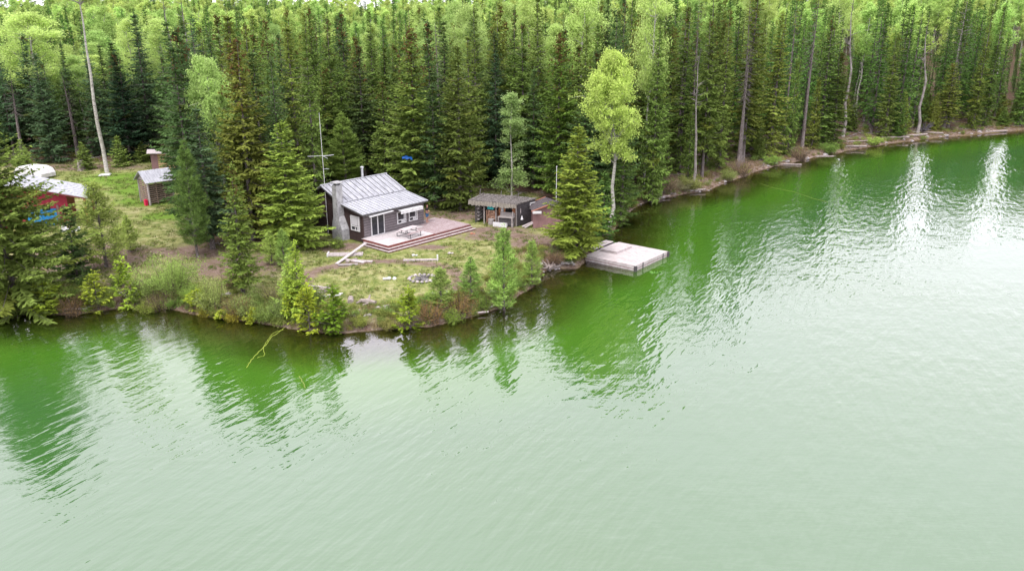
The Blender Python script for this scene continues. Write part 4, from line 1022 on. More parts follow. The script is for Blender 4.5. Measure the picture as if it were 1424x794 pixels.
def step(k, nm='step'):
    o0, o1, z = .27 * k, .27 * (k + 1), DZ - .17 * (k + 1)
    xr = DX1 + .22 * k
    b = MB(); b.box(DX0 - o1 * .85, xr, DY0 - o1, DY0 - o0 + (.0 if k else -.02), z - .05, z); b.box(DX0 - o1 * .85, DX0 - o0 * .85 - .04, DY0 - o0 + .003, -.55, z - .05, z)
    so = b.build(nm, M['tread'], deck)
    b = MB(); b.box(DX0 - o1 * .85 + .06, xr - .05, DY0 - o1 + .02, DY0 - o1 + .06, z - .20, z - .053); b.box(DX0 - o1 * .85 + .06, DX0 - o1 * .85 + .1, DY0 - o1 + .093, -.6, z - .22, z - .053); b.build('riser', M['red_dark'], so)
step(0); step(1)
b = MB(); b.box(4.6, DX1 + .5, DY0 - .84, DY0 - .56, -.10, -.05); so = b.build('step', M['tread'], deck); b = MB(); b.box(4.7, DX1 + .4, DY0 - .82, DY0 - .78, -.25, -.103); b.build('riser', M['red_dark'], so)
b = MB()
for x in np.arange(.2, 9.9, 1.6):
    for yy in (-3.4, -1.8, -.3): b.box(x - .07, x + .07, yy - .07, yy + .07, -.15, DZ - .04)
b.box(DX0 + .05, DX1 - .05, DY0 + .08, DY0 + .12, .0, DZ - .05); b.build('footings', M['old_wood_dark'], deck)
# picnic table
pt = empty('picnic_table', cab(3.15, -2.55, DZ), CR + R(6), 'pale picnic table with two attached benches on the deck', 'picnic table')
b = MB()
for k in range(5): b.box(-.95, .95, -.36 + k * .148, -.36 + k * .148 + .135, .72, .76, j=.002)
b.build('table_top', M['pale_wood'], pt)
for s in (-1, 1):
    b = MB(); b.box(-.95, .95, s * .72 - .14, s * .72 + .14, .42, .46); b.build('bench_seat', M['pale_wood'] if s > 0 else M['board_worn'], pt)
for s in (-1, 1):
    b = MB(); x = s * .68; b.bar((x, -.72, .40), (x, .72, .40), .045, .05); b.bar((x, -.82, 0.02), (x, -.82, .42), .045, .045); b.bar((x, .82, 0.02), (x, .82, .42), .045, .045)
    b.bar((x, -.82, .02), (x, -.45, .02), .045, .04); b.bar((x, .82, .02), (x, .45, .02), .045, .04); b.bar((x, -.25, .39), (x, -.3, .72), .045, .045); b.bar((x, .25, .39), (x, .3, .72), .045, .045)
    b.build('leg_frame', M['dark_metal'], pt)
# antenna
a0 = cab(-.2, 5.0); an = empty('television_antenna', (a0.x, a0.y, g1(a0.x, a0.y)), 0, 'tall thin television antenna mast with crossbars rising beside the chimney', 'antenna')
p0 = np.array(an.location)
topz = 5
while proj([p0[0], p0[1], p0[2] + topz])[1] > 158: topz += .1
bz = 5
while proj([p0[0], p0[1], p0[2] + bz])[1] > 218: bz += .05
b = MB(); b.tube([(0, 0, 0), (-.05, 0, topz)], [.035, .018], 6); b.build('mast', M['white'], an)
b = MB(); b.tube([(-1.35, -.1, bz), (.55, .1, bz + .06)], .022, 5); b.tube([(.05, .0, bz), (.9, .5, bz + .05)], .03, 5); b.tube([(.05, .0, bz), (.55, -.6, bz - .1)], .03, 5); b.build('crossbar', M['steel'], an)
b = MB(); b.tube([(0, 0, bz - 1.15), (.5, -.05, bz - 1.15)], .024, 5); b.build('small_arm', M['steel'], an)
# person at the cabin corner
def person(loc, rz):
    e = empty('person', loc, rz, 'person in a dark t-shirt and blue shorts standing at the right cabin corner', 'person')
    def skin(name, V, E_, rad, mat, par, root=0):
        me = bpy.data.meshes.new(name); me.from_pydata(V, E_, []); me.materials.append(mat); o = bpy.data.objects.new(name, me); col.objects.link(o); o.parent = par
        m_ = o.modifiers.new('skin', 'SKIN'); m_.use_smooth_shade = True
        for i, r_ in enumerate(rad): me.skin_vertices[0].data[i].radius = (r_[0], r_[1]) if hasattr(r_, '__len__') else (r_, r_)
        me.skin_vertices[0].data[root].use_root = True
        ss = o.modifiers.new('sub', 'SUBSURF'); ss.levels = 1; ss.render_levels = 2; return o
    V = [(0, 0, .95), (0, 0, 1.12), (0, .01, 1.34), (0, .0, 1.47), (0, -.01, 1.54), (0, -.03, 1.66), (0, -.03, 1.75),
         (.10, 0, .90), (.11, -.02, .50), (.12, .02, .09), (.13, -.14, .03),
         (-.10, 0, .90), (-.12, -.01, .50), (-.13, .03, .09), (-.15, -.13, .03),
         (.19, .0, 1.42), (.25, .0, 1.14), (.08, -.22, 1.10), (.0, -.27, 1.11),
         (-.19, .0, 1.42), (-.25, .0, 1.14), (-.08, -.22, 1.16), (-.01, -.26, 1.17)]
    E_ = [(0, 1), (1, 2), (2, 3), (3, 4), (4, 5), (5, 6), (0, 7), (7, 8), (8, 9), (9, 10), (0, 11), (11, 12), (12, 13), (13, 14), (2, 15), (15, 16), (16, 17), (17, 18), (2, 19), (19, 20), (20, 21), (21, 22)]
    Rr = [(.14, .10), (.13, .09), (.17, .10), .06, .055, (.085, .10), .055, .09, .058, .042, .035, .09, .058, .042, .035, .06, .045, .034, .035, .06, .045, .034, .035]
    body = skin('body', V, E_, Rr, M['skin'], e)
    skin('t_shirt', [(0, 0, 1.0), (0, 0, 1.14), (0, .01, 1.34), (0, 0, 1.46), (.2, 0, 1.42), (.25, 0, 1.22), (-.2, 0, 1.42), (-.25, 0, 1.22)], [(0, 1), (1, 2), (2, 3), (2, 4), (4, 5), (2, 6), (6, 7)],
         [(.165, .12), (.16, .115), (.195, .125), .075, .082, .072, .082, .072], M['shirt'], e)
    skin('shorts', [(0, 0, .98), (.10, 0, .88), (.115, -.01, .52), (-.10, 0, .88), (-.12, -.01, .52)], [(0, 1), (1, 2), (0, 3), (3, 4)], [(.165, .125), .112, .095, .112, .095], M['jeans'], e)
    skin('hair', [(0, .02, 1.70), (0, .015, 1.78)], [(0, 1)], [(.09, .095), (.075, .085)], M['hair'], e)
    return e
pp = cab(W_ + .42, -.10, DZ); person(tuple(pp), CR + R(200 - 180))

# ------------------------------------------------------------------ open shed with the shaggy roof edge
s0 = at(663, 308, 1.15); s1 = at(719, 313.5, 1.15); dv = s1 - s0; SA = math.atan2(dv[1], dv[0]); SL = float(np.hypot(dv[0], dv[1]))
shed = empty('open_shed', (s0[0], s0[1], 1.1), SA, 'weathered open-fronted shed with a shaggy roof edge behind the deck', 'shed'); SD = 2.35
b = MB(); b.hexa([(-.55, -.6, 2.18), (SL + .15, -.6, 2.18), (SL + 1.1, SD + .1, 2.26), (-.5, SD + .1, 2.26), (-.55, -.6, 2.27), (SL + .15, -.6, 2.27), (SL + 1.1, SD + .1, 2.36), (-.5, SD + .1, 2.36)]); rf = b.build('roof', M['slab'], shed)
b = MB()
for k in range(26):
    x = -.5 + (SL + .8) * k / 26; b.bar((x, -.6 + random.uniform(0, .1), 2.30), (x + .2 + random.uniform(-.1, .1), SD, 2.39), .17, .03, 0)
for x, y, l in ((.4, .6, .35), (2.0, 1.4, .5), (3.6, 2, .3), (-.3, 1.5, .5)): b.bar((x, y, 2.4), (x + .05, y + .1, 2.5 + l), .07, .07)
b.bar((3.2, 1.4, 2.55), (4.1, 1.7, 2.9), .06, .05)
b.build('roof_slabs', M['slab'], rf)
b = MB()
for k in range(46):
    x = -.58 + (SL + .74) * k / 46; l = random.uniform(.34, .5); b.box(x, x + .115, -.67 + random.uniform(-.02, .02), -.62, 2.26 - l, 2.26 + random.uniform(-.03, .04))
b.build('shaggy_edging', M['thatch'], rf)
for x, y in ((.95, -.3), (2.15, -.2), (0.0, -.2), (SL - .05, -.1)):
    b = MB(); b.tube([(x, y, -.05), (x + random.uniform(-.03, .03), y, 2.2)], .075, 7); b.build('post', M['old_wood'] if x else M['old_wood_dark'], shed)
b = MB(); b.box(0, SL, SD - .08, SD, 0, 2.25); b.box(-.05, .03, .2, SD - .081, 0, 2.2); b.build('rear_wall', M['old_wood_dark'], shed)
b = MB(); b.hexa([(SL, -.1, -.02), (SL + .1, -.1, -.02), (SL + 1.0, SD, -.02), (SL + .9, SD, -.02), (SL, -.1, 2.19), (SL + .1, -.1, 2.19), (SL + 1.0, SD, 2.25), (SL + .9, SD, 2.25)])
for k in range(7):
    z = .1 + k * .15; b.bar((SL + .08, -.15, z), (SL + 1.02, SD * .98, z), .07, .12)
b.build('side_wall', M['old_wood_dark'], shed)
b = MB(); b.bar((SL + .78, 1.5, 1.72), (SL + 1.05, 2.2, 1.72), .10, .60); wf = b.build('window', M['white'], shed)
b = MB(); b.bar((SL + .81, 1.58, 1.72), (SL + 1.02, 2.12, 1.72), .125, .44); b.build('pane', M['glass'], wf)
b = MB(); b.box(2.2, SL - .12, .35, .41, .0, 2.2); b.build('board_partition', M['orange_wood'], shed)
b = MB(); b.box(2.95, 3.65, .28, .348, 1.05, 1.75); b.build('black_opening_panel', M['black'], shed)  # solid black slab, paints the darkness of an unlit opening
b = MB()
for z in (.25, .6, .95, 1.3, 1.65): b.bar((.12, -.1, z), (.12, 1.8, z), .4, .04)
for z in (.25, .6, .95, 1.3, 1.65):
    for y in np.arange(0, 1.7, .28): b.box(.0, .3, y, y + .16, z + .022, z + .022 + random.uniform(.08, .22))
b.build('shelf_rack', M['old_wood'], shed)
def shedp(x, y, z): 
    return (s0[0] + x * math.cos(SA) - y * math.sin(SA), s0[1] + x * math.sin(SA) + y * math.cos(SA), 1.1 + z)
fw_ = empty('firewood_stack', shedp(1.6, .15, 0), SA, 'stack of split firewood between two posts of the open shed', 'firewood')
b = MB(); r0 = random.Random(3)
for k in range(9):
    for i in range(7): b.tube([(-.48 + i * .16 + r0.uniform(-.03, .03), -.2 + r0.uniform(-.05, .03), .08 + k * .145), (-.48 + i * .16, .25, .08 + k * .145)], r0.uniform(.06, .082), 5)
b.build('split_logs', M['end_wood'], fw_)
b = MB(); b.box(-.33, .33, -.16, .16, 0, .38); b.box(-.36, .36, -.19, .19, .382, .44); tag(b.build('plastic_bin', M['cyan']), 'turquoise plastic bin on top of the firewood stack', 'bin'); bpy.data.objects['plastic_bin'].location = shedp(1.5, .1, 1.40); bpy.data.objects['plastic_bin'].rotation_euler.z = SA
wb = empty('work_bench', shedp(3.35, -.45, 0), SA, 'rough grey work bench standing in front of the open shed', 'bench')
b = MB(); b.box(-.8, .8, -.35, .35, .86, .92, j=.01); b.build('bench_top', M['old_wood'], wb)
b = MB(); b.box(-.75, .75, .30, .345, .92, 1.3); b.build('back_board', M['old_wood'], wb)
for x in (-.7, .7):
    for y in (-.3, .28): b = MB(); b.box(x - .05, x + .05, y - .05, y + .05, 0, .858); b.build('leg', M['old_wood'], wb)
b = MB(); b.box(-.68, .68, -.2, .2, .12, .8, j=.02); b.build('crate_filling', M['old_wood_dark'], wb)
def single(name, mb, mat, loc, rz, label, cat, group=None, smooth=False):
    o = mb.build(name, mat, None, smooth); o.location = loc; o.rotation_euler.z = rz; return tag(o, label, cat, group)
b = MB(); b.box(-.72, .72, -.05, .05, 0, .42); b.box(-.70, .70, .052, .30, 0.02, .36); single('white_box', b, M['white'], shedp(2.9, -1.0, 0), SA, 'long white box lying in front of the work bench', 'box')
b = MB(); b.bar((0, 0, 0), (-.12, .25, 1.5), .16, .05); single('leaning_plank', b, M['old_wood'], shedp(4.15, -.75, 0), SA, 'grey plank leaning at the right end of the work bench', 'plank')
b = MB(); b.tube([(0, 0, 0), (0, 0, .5)], .3, 12); b.tube([(0, 0, .505), (0, 0, .56)], .32, 12); single('stump_block', b, M['old_wood'], shedp(1.75, -.45, 0), 0, 'round chopping block in front of the firewood stack', 'chopping block')
for k, (x, c_) in enumerate(((2.62, 'white'), (4.45, 'pale_wood'))):
    b = MB(); b.box(-.14, .14, -.02, .02, -.35, .1); b.box(-.08, .1, -.045, -.021, -.5, -.1); b.box(-.05, .05, -.02, .02, .1, .16)
    single('hanging_cloth', b, M[c_], shedp(x, .30, 1.6), SA, ['white rag hanging on the boards left of the dark opening', 'pale rag hanging on the boards right of the dark opening'][k], 'rag')
b = MB(); b.tube([(0, 0, 0), (0, 0, .38)], [.14, .02], 8); single('garden_ornament', b, M['white'], (shedp(4.9, -.25, .75)), SA, 'small white cone ornament by the shed side wall', 'ornament')
b = MB(); b.bar((0, 0, 0.1), (.9, 1.1, .5), .22, .05); b.bar((.3, -.1, .05), (1.0, .7, .45), .2, .05); single('leaning_boards', b, M['pale_wood'], shedp(5.0, -.45, 0), SA, 'pale boards leaning between the open shed and the plum shed', 'boards')

# plum shed
q0 = at(741.5, 318, 1.05)
ps_ = empty('plum_shed', (q0[0], q0[1], 1.02), R(4), 'plum brown shed with a low dark roof half hidden by the dock spruce', 'shed')
b = MB(); b.box(0, 3.0, 0, .08, 0, 1.78); b.box(0, .08, .081, 2.7, 0, 1.78); b.box(2.92, 3.0, .081, 2.7, 0, 1.78); b.box(.081, 2.919, 2.62, 2.7, 0, 1.78)
b.hexa([(0, 0, 1.78), (3, 0, 1.78), (3, .08, 1.78), (0, .08, 1.78), (1.45, 0, 2.32), (1.55, 0, 2.32), (1.55, .08, 2.32), (1.45, .08, 2.32)])
for x in (.45, 1.1, 1.8, 2.4): b.box(x, x + .05, -.03, -.002, 0, 1.8)
b.build('wall', M['plum'], ps_)
b = MB(); b.hexa([(-.2, -.3, 1.76), (1.5, -.3, 2.38), (1.5, 2.95, 2.38), (-.2, 2.95, 1.76), (-.2, -.3, 1.84), (1.5, -.3, 2.46), (1.5, 2.95, 2.46), (-.2, 2.95, 1.84)])
b.hexa([(1.5, -.3, 2.38), (3.2, -.3, 1.76), (3.2, 2.95, 1.76), (1.5, 2.95, 2.38), (1.5, -.3, 2.46), (3.2, -.3, 1.84), (3.2, 2.95, 1.84), (1.5, 2.95, 2.46)]); rr_ = b.build('roof', M['shingle'], ps_)
b = MB(); b.bar((-.2, 2.97, 1.86), (1.5, 2.97, 2.48), .06, .07); b.bar((-.22, -.32, 1.8), (1.5, -.32, 2.42), .04, .1); b.build('roof_trim', M['rust'], rr_)
b = MB(); b.box(-.1, .75, -.40, -.33, 1.58, 1.82); b.build('white_gutter_board', M['white'], ps_)
f0 = atg(773, 303); fp_ = empty('flagpole', f0, 0, 'bare white flagpole standing behind the plum shed', 'flagpole')
b = MB(); tz = 4
while proj([f0[0], f0[1], f0[2] + tz])[1] > 233: tz += .05
b.tube([(0, 0, -.2), (0, 0, tz)], [.045, .03], 8); b.build('pole', M['white'], fp_); b = MB(); b.rock((0, 0, tz + .05), .06, flat=1); b.build('finial', M['white'], fp_)

# ------------------------------------------------------------------ dock
dk0, dk1, dk2, dk3 = (at(x, y, .5) for x, y in ((814, 355), (883.6, 369.5), (927.8, 349.3), (858.6, 337.7)))
DA = math.atan2(dk1[1] - dk0[1], dk1[0] - dk0[0]); DLx = float(np.hypot(*(dk1 - dk0)[:2])); DLy = float(np.hypot(*(dk2 - dk1)[:2]))
dock = empty('floating_dock', (dk0[0], dk0[1], 0), DA, 'square floating swim dock of bleached boards moored at the point', 'dock')
b = MB(); y = .01
while y < DLy - .1: b.box(0, DLx, y, y + .135, .46, .50, j=.004); y += .143
b.build('dock_boards', M['dock_wood'], dock)
b = MB(); b.box(-.03, DLx + .03, -.045, -.005, .22, .48); b.box(DLx + .005, DLx + .045, 0, DLy, .22, .48); b.box(-.045, -.005, 0, DLy, .22, .48); b.box(0, DLx, DLy + .005, DLy + .045, .22, .48)
b.box(-.03, DLx + .03, -.042, -.008, .02, .17); b.box(DLx + .008, DLx + .042, 0, DLy, .02, .17); b.build('skirt_boards', M['dock_wood'], dock)
b = MB(); b.box(0, DLx, -.02, .03, .17, .22); b.box(DLx - .02, DLx + .03, .03, DLy, .17, .22); b.box(.05, DLx - .05, .1, DLy - .1, -.2, .2); b.build('red_frame_beam', M['red_dark'], dock)
for x, y in ((-.06, -.05), (DLx + .05, -.05), (DLx + .05, DLy), (0, DLy)): b = MB(); b.box(x - .11, x + .11, y - .11, y + .11, -.35, .47 if x > 0 or y > 0 else .45); b.build('corner_post', M['old_wood_dark'], dock)
for y in (1.2, DLy - .9): b = MB(); b.box(DLx + .046, DLx + .085, y - .05, y + .05, -.1, .52); b.build('mooring_bracket', M['dark_metal'], dock)
bx_ = at(857, 345.5, .6); 
b = MB(); b.box(-.85, .85, -1.3, 1.3, 0, .18); 
for k in range(9): b.box(-.87, .87, -1.32 + k * .293, -1.32 + k * .293 + .28, .181, .215, j=.003)
single('bench_box', b, M['dock_wood'], (bx_[0], bx_[1], .502), DA, 'long low box seat lying on the back edge of the dock', 'box seat')
gz = at(838, 345, .5)
gzx, gzy = -.62, 2.2
gp = empty('gangplank', (dk0[0] + gzx * math.cos(DA) - gzy * math.sin(DA), dk0[1] + gzx * math.sin(DA) + gzy * math.cos(DA), .32), DA + R(88), 'weathered gangplank running from the dock to the wooded shore', 'gangplank')
b = MB()
for k in range(11): b.box(-.3 + k * .27, -.3 + k * .27 + .24, -.42, .42, .24 + k * .01, .28 + k * .01, j=.004)
b.build('planks', M['dock_wood'], gp); b = MB(); b.bar((-.3, -.4, .17), (2.7, -.4, .27), .06, .12); b.bar((-.3, .4, .17), (2.7, .4, .27), .06, .12); b.build('side_rails', M['old_wood_dark'], gp)
# weed patch by the dock
b = MB(); p = at(911, 379, 0)
for k in range(14):
    a = random.uniform(0, 6.28); r_ = random.uniform(0, .4); x, y = r_ * math.cos(a) * 1.6, r_ * math.sin(a); b.tube([(x, y, .004), (x, y, .014)], random.uniform(.08, .17), 7)
wm = surf('lily_leaf', (.06, .17, .02), (.10, .24, .03), 9, .6)
single('floating_leaves', b, wm, (p[0], p[1], 0), 0, 'small patch of floating green leaves in front of the dock', 'water plant')

# ------------------------------------------------------------------ pallet woodshed, plank hut
w0, w1 = at(208.5, 281, 1.75), at(237, 276.5, 1.75); WA = math.atan2(w1[1] - w0[1], w1[0] - w0[0]); WL = float(np.hypot(*(w1 - w0)[:2])) + .35
zg = g1(w0[0], w0[1]) - .02
ws = empty('pallet_woodshed', (w0[0], w0[1], zg), WA, 'little slatted woodshed with a shiny tin roof on the left lawn', 'woodshed'); ws.scale = (1.02, 1, 1.17); WD = 2.3
def slats(mb, a, b_, z0, z1, n, jit=.015):
    for k in range(n):
        z = z0 + (z1 - z0) * k / (n - 1); mb.bar((a[0], a[1], z + random.uniform(-jit, jit)), (b_[0], b_[1], z + random.uniform(-jit, jit)), .03, .085)
for nm, a, b_ in (('front_slats', (0, 0), (WL, 0)), ('side_slats', (0, WD), (0, 0)), ('rear_slats', (WL, WD), (0, WD)), ('end_slats', (WL, 0), (WL, WD))):
    b = MB(); slats(b, a, b_, .25, 2.05, 11)
    for t in (.33, .66): x, y = a[0] + (b_[0] - a[0]) * t, a[1] + (b_[1] - a[1]) * t; b.box(x - .04, x + .04, y - .045, y + .045, .1, 2.15)
    b.build(nm, M['slat'], ws)
for x in (0, WL):
    for y in (0, WD): b = MB(); b.box(x - .07, x + .07, y - .07, y + .07, -.1, 2.25); b.build('post', M['pale_wood'] if y == 0 and x == 0 else M['old_wood'], ws)
b = MB(); b.bar((0, WD / 2, 2.3), (0, WD / 2, 2.95), .06, .06); b.hexa([(-.02, -.1, 2.2), (.02, -.1, 2.2), (.02, WD + .1, 2.2), (-.02, WD + .1, 2.2), (-.02, WD / 2 - .02, 2.95), (.02, WD / 2 - .02, 2.95), (.02, WD / 2 + .02, 2.95), (-.02, WD / 2 + .02, 2.95)]); b.box(-.05, WL + .05, -.1, -.06, 2.08, 2.22); b.build('gable_boards', M['old_wood'], ws)
b, s = MB(), MB(); roof(b, s, -.35, WL + .3, -.4, 2.12, WD / 2, 3.05, .3, .04); rw = b.build('roof', M['metal_roof'], ws); s.build('roof_ribs', M['metal_roof'], rw)
b, s = MB(), MB(); roof(b, s, -.35, WL + .3, WD + .4, 2.12, WD / 2 + .01, 3.048, .3, .04); rw = b.build('rear_roof', M['metal_roof'], ws)
b = MB(); r0 = random.Random(5)
for k in range(10):
    for i in range(9): b.tube([(.25 + i * (WL - .5) / 8, .35, .2 + k * .17), (.25 + i * (WL - .5) / 8, 1.9, .2 + k * .17)], r0.uniform(.06, .09), 5)
o = single('stacked_firewood', b, M['old_wood_dark'], (w0[0], w0[1], zg), WA, 'firewood piled inside the slatted woodshed', 'firewood')
b = MB(); b.box(-.14, .14, -.2, .2, 0, .62); b.tube([(0, 0, .62), (0, 0, .7)], .06, 8); b.bar((-.1, 0, .68), (.1, 0, .68), .04, .03)
xx, yy = .22, -.28 + .4
single('fuel_can', b, surf('red_plastic', (.5, .01, .06), (.6, .02, .08), 5, .4), (w0[0] + (-.28) * math.cos(WA) - .35 * math.sin(WA), w0[1] + (-.28) * math.sin(WA) + .35 * math.cos(WA), zg), WA, 'tall red fuel can at the left corner of the slatted woodshed', 'fuel can')
h0 = atg(212, 238); ph = empty('plank_hut', (h0[0], h0[1], h0[2]), WA - R(25), 'small plank hut with a thin flat roof behind the slatted woodshed', 'hut')
b = MB(); b.box(0, .8, 0, .06, 0, 2.1); b.box(0, .06, .061, 2.0, 0, 2.15); b.build('wall', M['plum'], ph)
b = MB(); 
for k in range(7): b.box(.82, 3.3, .0, .05, .2 + k * .28, .2 + k * .28 + .2)
b.box(3.3, 3.42, 0, .1, 0, 2.0); b.box(1.45, 3.4, 1.9, 2.0, 0, 2.0); b.build('slatted_side', surf('fresh_lumber', (.42, .26, .13), (.52, .36, .2), 4, .8), ph)
b = MB(); b.hexa([(-.4, -.4, 2.25), (3.7, -.4, 2.05), (3.7, 2.3, 2.15), (-.4, 2.3, 2.35), (-.4, -.4, 2.33), (3.7, -.4, 2.13), (3.7, 2.3, 2.23), (-.4, 2.3, 2.43)]); b.build('roof', M['pale_wood'], ph)
# ------------------------------------------------------------------ red building, trailer
rbx = empty('red_building', (-45.15, 77.6, g1(-45.15, 77.6)), R(20), 'crimson building with a pale metal roof and blue panels behind the left spruces', 'building')
b = MB(); b.box(-5.6, 2.3, 0, .12, 0, 2.9); b.hexa([(-5.6, 0, 2.9), (1.7, 0, 2.9), (1.7, .12, 2.9), (-5.6, .12, 2.9), (-2.2, 0, 4.1), (-1.8, 0, 4.1), (-1.8, .12, 4.1), (-2.2, .12, 4.1)]); b.box(2.18, 2.3, .121, 4.6, 0, 2.8); b.box(-5.6, -5.48, .121, 4.6, 0, 2.8); b.box(-5.47, 2.17, 4.48, 4.6, 0, 2.8); b.build('wall', M['red_paint'], rbx)
b = MB(); b.box(-1.3, 1.25, -.05, -.004, .1, 1.62); b.build('blue_panels', M['blue_paint'], rbx)
b = MB(); b.box(-1.15, -.25, -.09, -.052, 1.5, 1.95); b.box(.1, .75, -.09, -.052, 1.5, 1.95); b.build('window_opening', M['black'], rbx)
b = MB(); b.box(1.3, 1.5, -.10, -.004, .1, 1.95); b.build('door_post', M['plum'], rbx)
b = MB(); b.box(-.4, 1.0, -.30, -.1, .0, .5); b.build('lower_blue_box', M['blue_paint'], rbx)
b, s = MB(), MB()
b.hexa([(-2, -.9, 4.22), (4.2, -.9, 2.52), (4.2, 5.0, 2.52), (-2, 5.0, 4.22), (-2, -.9, 4.30), (4.2, -.9, 2.60), (4.2, 5.0, 2.60), (-2, 5.0, 4.30)])
b.hexa([(-6.6, -.9, 2.9), (-2.002, -.9, 4.22), (-2.002, 5.0, 4.22), (-6.6, 5.0, 2.9), (-6.6, -.9, 2.98), (-2.002, -.9, 4.30), (-2.002, 5.0, 4.30), (-6.6, 5.0, 2.98)])
ro = b.build('roof', M['metal_roof'], rbx)
for k in range(8): s.bar((-2, -.7 + k * .8, 4.31), (4.2, -.7 + k * .8, 2.61), .05, .03)
s.build('roof_ribs', M['metal_roof'], ro)
b = MB(); b.bar((-2, -.93, 4.2), (4.2, -.93, 2.5), .04, .12); b.bar((-6.6, -.93, 2.88), (-2, -.93, 4.2), .04, .12); b.build('roof_trim', M['red_dark'], rbx)
for x, y in ((3.9, -.6), (3.9, 4.6)): b = MB(); b.box(x - .09, x + .09, y - .09, y + .09, -.3, 2.55); b.build('post', M['orange_wood'], rbx)
t0 = atg(62, 250); tr = empty('camper_trailer', (t0[0] - 1.0, t0[1] + 1, t0[2]), R(-20), 'white rounded camper trailer parked behind the red building', 'trailer'); tr.scale = (.85, 1, .62); tr.location.x -= .6
b = MB(); prof = [(-2.6, .5), (-2.7, 1.2), (-2.3, 2.0), (-1.4, 2.45), (1.2, 2.4), (2.2, 2.0), (2.6, 1.2), (2.6, .5)]
n = len(b.v)
for y, k in ((-1.1, .96), (-1.0, 1.0), (1.0, 1.0), (1.1, .96)):
    for x, z in prof: b.v.append((x * k, y, .5 + (z - .5) * k))
m_ = len(prof)
for r_ in range(3):
    for i in range(m_): b.f.append((n + r_ * m_ + i, n + r_ * m_ + (i + 1) % m_, n + (r_ + 1) * m_ + (i + 1) % m_, n + (r_ + 1) * m_ + i)); b.m.append(0)
b.f.append(tuple(n + i for i in range(m_))[::-1]); b.m.append(0); b.f.append(tuple(n + 3 * m_ + i for i in range(m_))); b.m.append(0)
b.build('body', M['white'], tr)
for s_ in (-1, 1): b = MB(); b.tube([(0, s_ * 1.0, .33), (0, s_ * .8, .33)], .33, 14); b.build('wheel', M['dark_metal'], tr)
b = MB(); b.bar((1.2, -1.13, .6), (1.0, -1.13, 2.35), .2, .05, up=(0, 1, 0)); b.build('dark_strap', M['dark_metal'], tr)
p = atg(149, 243); b = MB(); b.box(-.65, .65, -.55, .55, 0, .10, j=.03); b.box(-.5, .55, -.4, .45, .103, .16, j=.03); single('white_slab', b, M['white'], (p[0], p[1] - .6, p[2]), .2, 'white slab lying at the foot of the bare pale aspen trunk', 'slab')
def stump(px, py, h, r_, lb, nm='tree_stump'):
    p = atg(px, py); b = MB(); b.tube([(0, 0, -.1), (0, 0, .1), (.03, 0, h * .6), (.05, .02, h)], [r_ * 1.5, r_ * 1.15, r_, r_ * .9], 9); b.tube([(r_ * 1.2, 0, -.05), (r_ * .5, 0, h * .5)], [.1, .05], 5)
    single(nm, b, M['log'], tuple(p), 0, lb, 'stump')
stump(114, 237, 1.3, .45, 'broken grey stump on the brown ground left of the bare pale aspen trunk')
stump(100, 372, .5, .35, 'low stump under the trees in front of the red building')
for px, py, lb, m_ in ((98, 322, 'white junk pile below the red building', 'white'), (117, 352, 'dark scrap heap beneath the left trees', 'dark_metal')):
    p = atg(px, py); b = MB()
    for k in range(5): b.box(-.7 + k * .28, -.45 + k * .28 + random.uniform(0, .2), random.uniform(-.3, 0), random.uniform(.1, .4), 0, random.uniform(.15, .5), j=.05)
    single('scrap_pile', b, M[m_], tuple(p), .4, lb, 'scrap')
# ------------------------------------------------------------------ things lying on the lawn
def on(px, py): p = atg(px, py); return (p[0], p[1], p[2] + .02)
p = on(481, 355); pf = empty('wooden_frame', p, R(4), 'long pinkish board frame lying on the grass left of the deck', 'board frame')
b = MB(); b.box(-1.45, 1.45, -.38, -.26, 0, .14); b.box(-1.45, 1.45, .24, .36, 0, .14); b.box(-1.45, 1.45, -.06, .06, 0, .13); b.build('long_board', M['pale_wood'], pf); b = MB(); b.box(-1.56, -1.453, -.45, .45, 0, .22); b.build('end_board', M['white'], pf)
b = MB(); b.bar((0, 0, .1), (2.05, 4.2 * .42, 1.18), .24, .08)
e1 = at(508, 336, 1.75); e0 = atg(468, 368); b = MB(); b.bar((0, 0, .06), (e1[0] - e0[0], e1[1] - e0[1], e1[2] - e0[2] - .15), .26, .07)
single('long_plank', b, M['pale_wood'], tuple(e0), 0, 'long bleached plank leaning from the grass up to the deck corner', 'plank')
for px, py, a, l, mt, lb in ((493, 364, -.5, 1.0, 'pale_wood', 'short pale plank fallen below the long leaning plank'), (505, 364, -.15, .8, 'pale_wood', 'pale board end at the right of the fallen planks'), (484, 369, .15, .8, 'old_wood', 'dark board lying under the foot of the long leaning plank'), (489, 363, 1.0, .6, 'log', 'dark log chunk among the fallen planks')):
    b = MB(); b.box(-l, l, -.14, .14, 0, .09, j=.01); single('plank' if mt != 'log' else 'log_chunk', b, M[mt], on(px, py), a, lb, 'plank')
p = on(585, 363); lb_ = empty('low_rail', p, R(3), 'pale L-shaped rail lying on the lawn in front of the deck', 'rail')
b = MB(); b.box(-1.45, 1.35, -.06, .06, 0, .13); b.build('long_bar', M['pale_wood'], lb_); b = MB(); b.box(1.353, 1.47, -.08, .08, 0, .5); b.build('upright', M['white'], lb_); b = MB(); b.box(-1.46, 1.36, .2, .3, 0, .08); b.build('lower_bar', M['pale_wood'], lb_)
p = on(587, 388); fr = empty('fire_pit', p, 0, 'ring of pale stones and charred wood making a fire pit on the lawn', 'fire pit')
for k in range(17):
    a = 6.283 * k / 17; b = MB(); r_ = random.uniform(.12, .2); b.rock((1.0 * math.cos(a), .95 * math.sin(a), .05), r_, seed=k, flat=.8); b.build('stone', M['rockm'] if k % 3 else M['pale_wood'], fr)
b = MB()
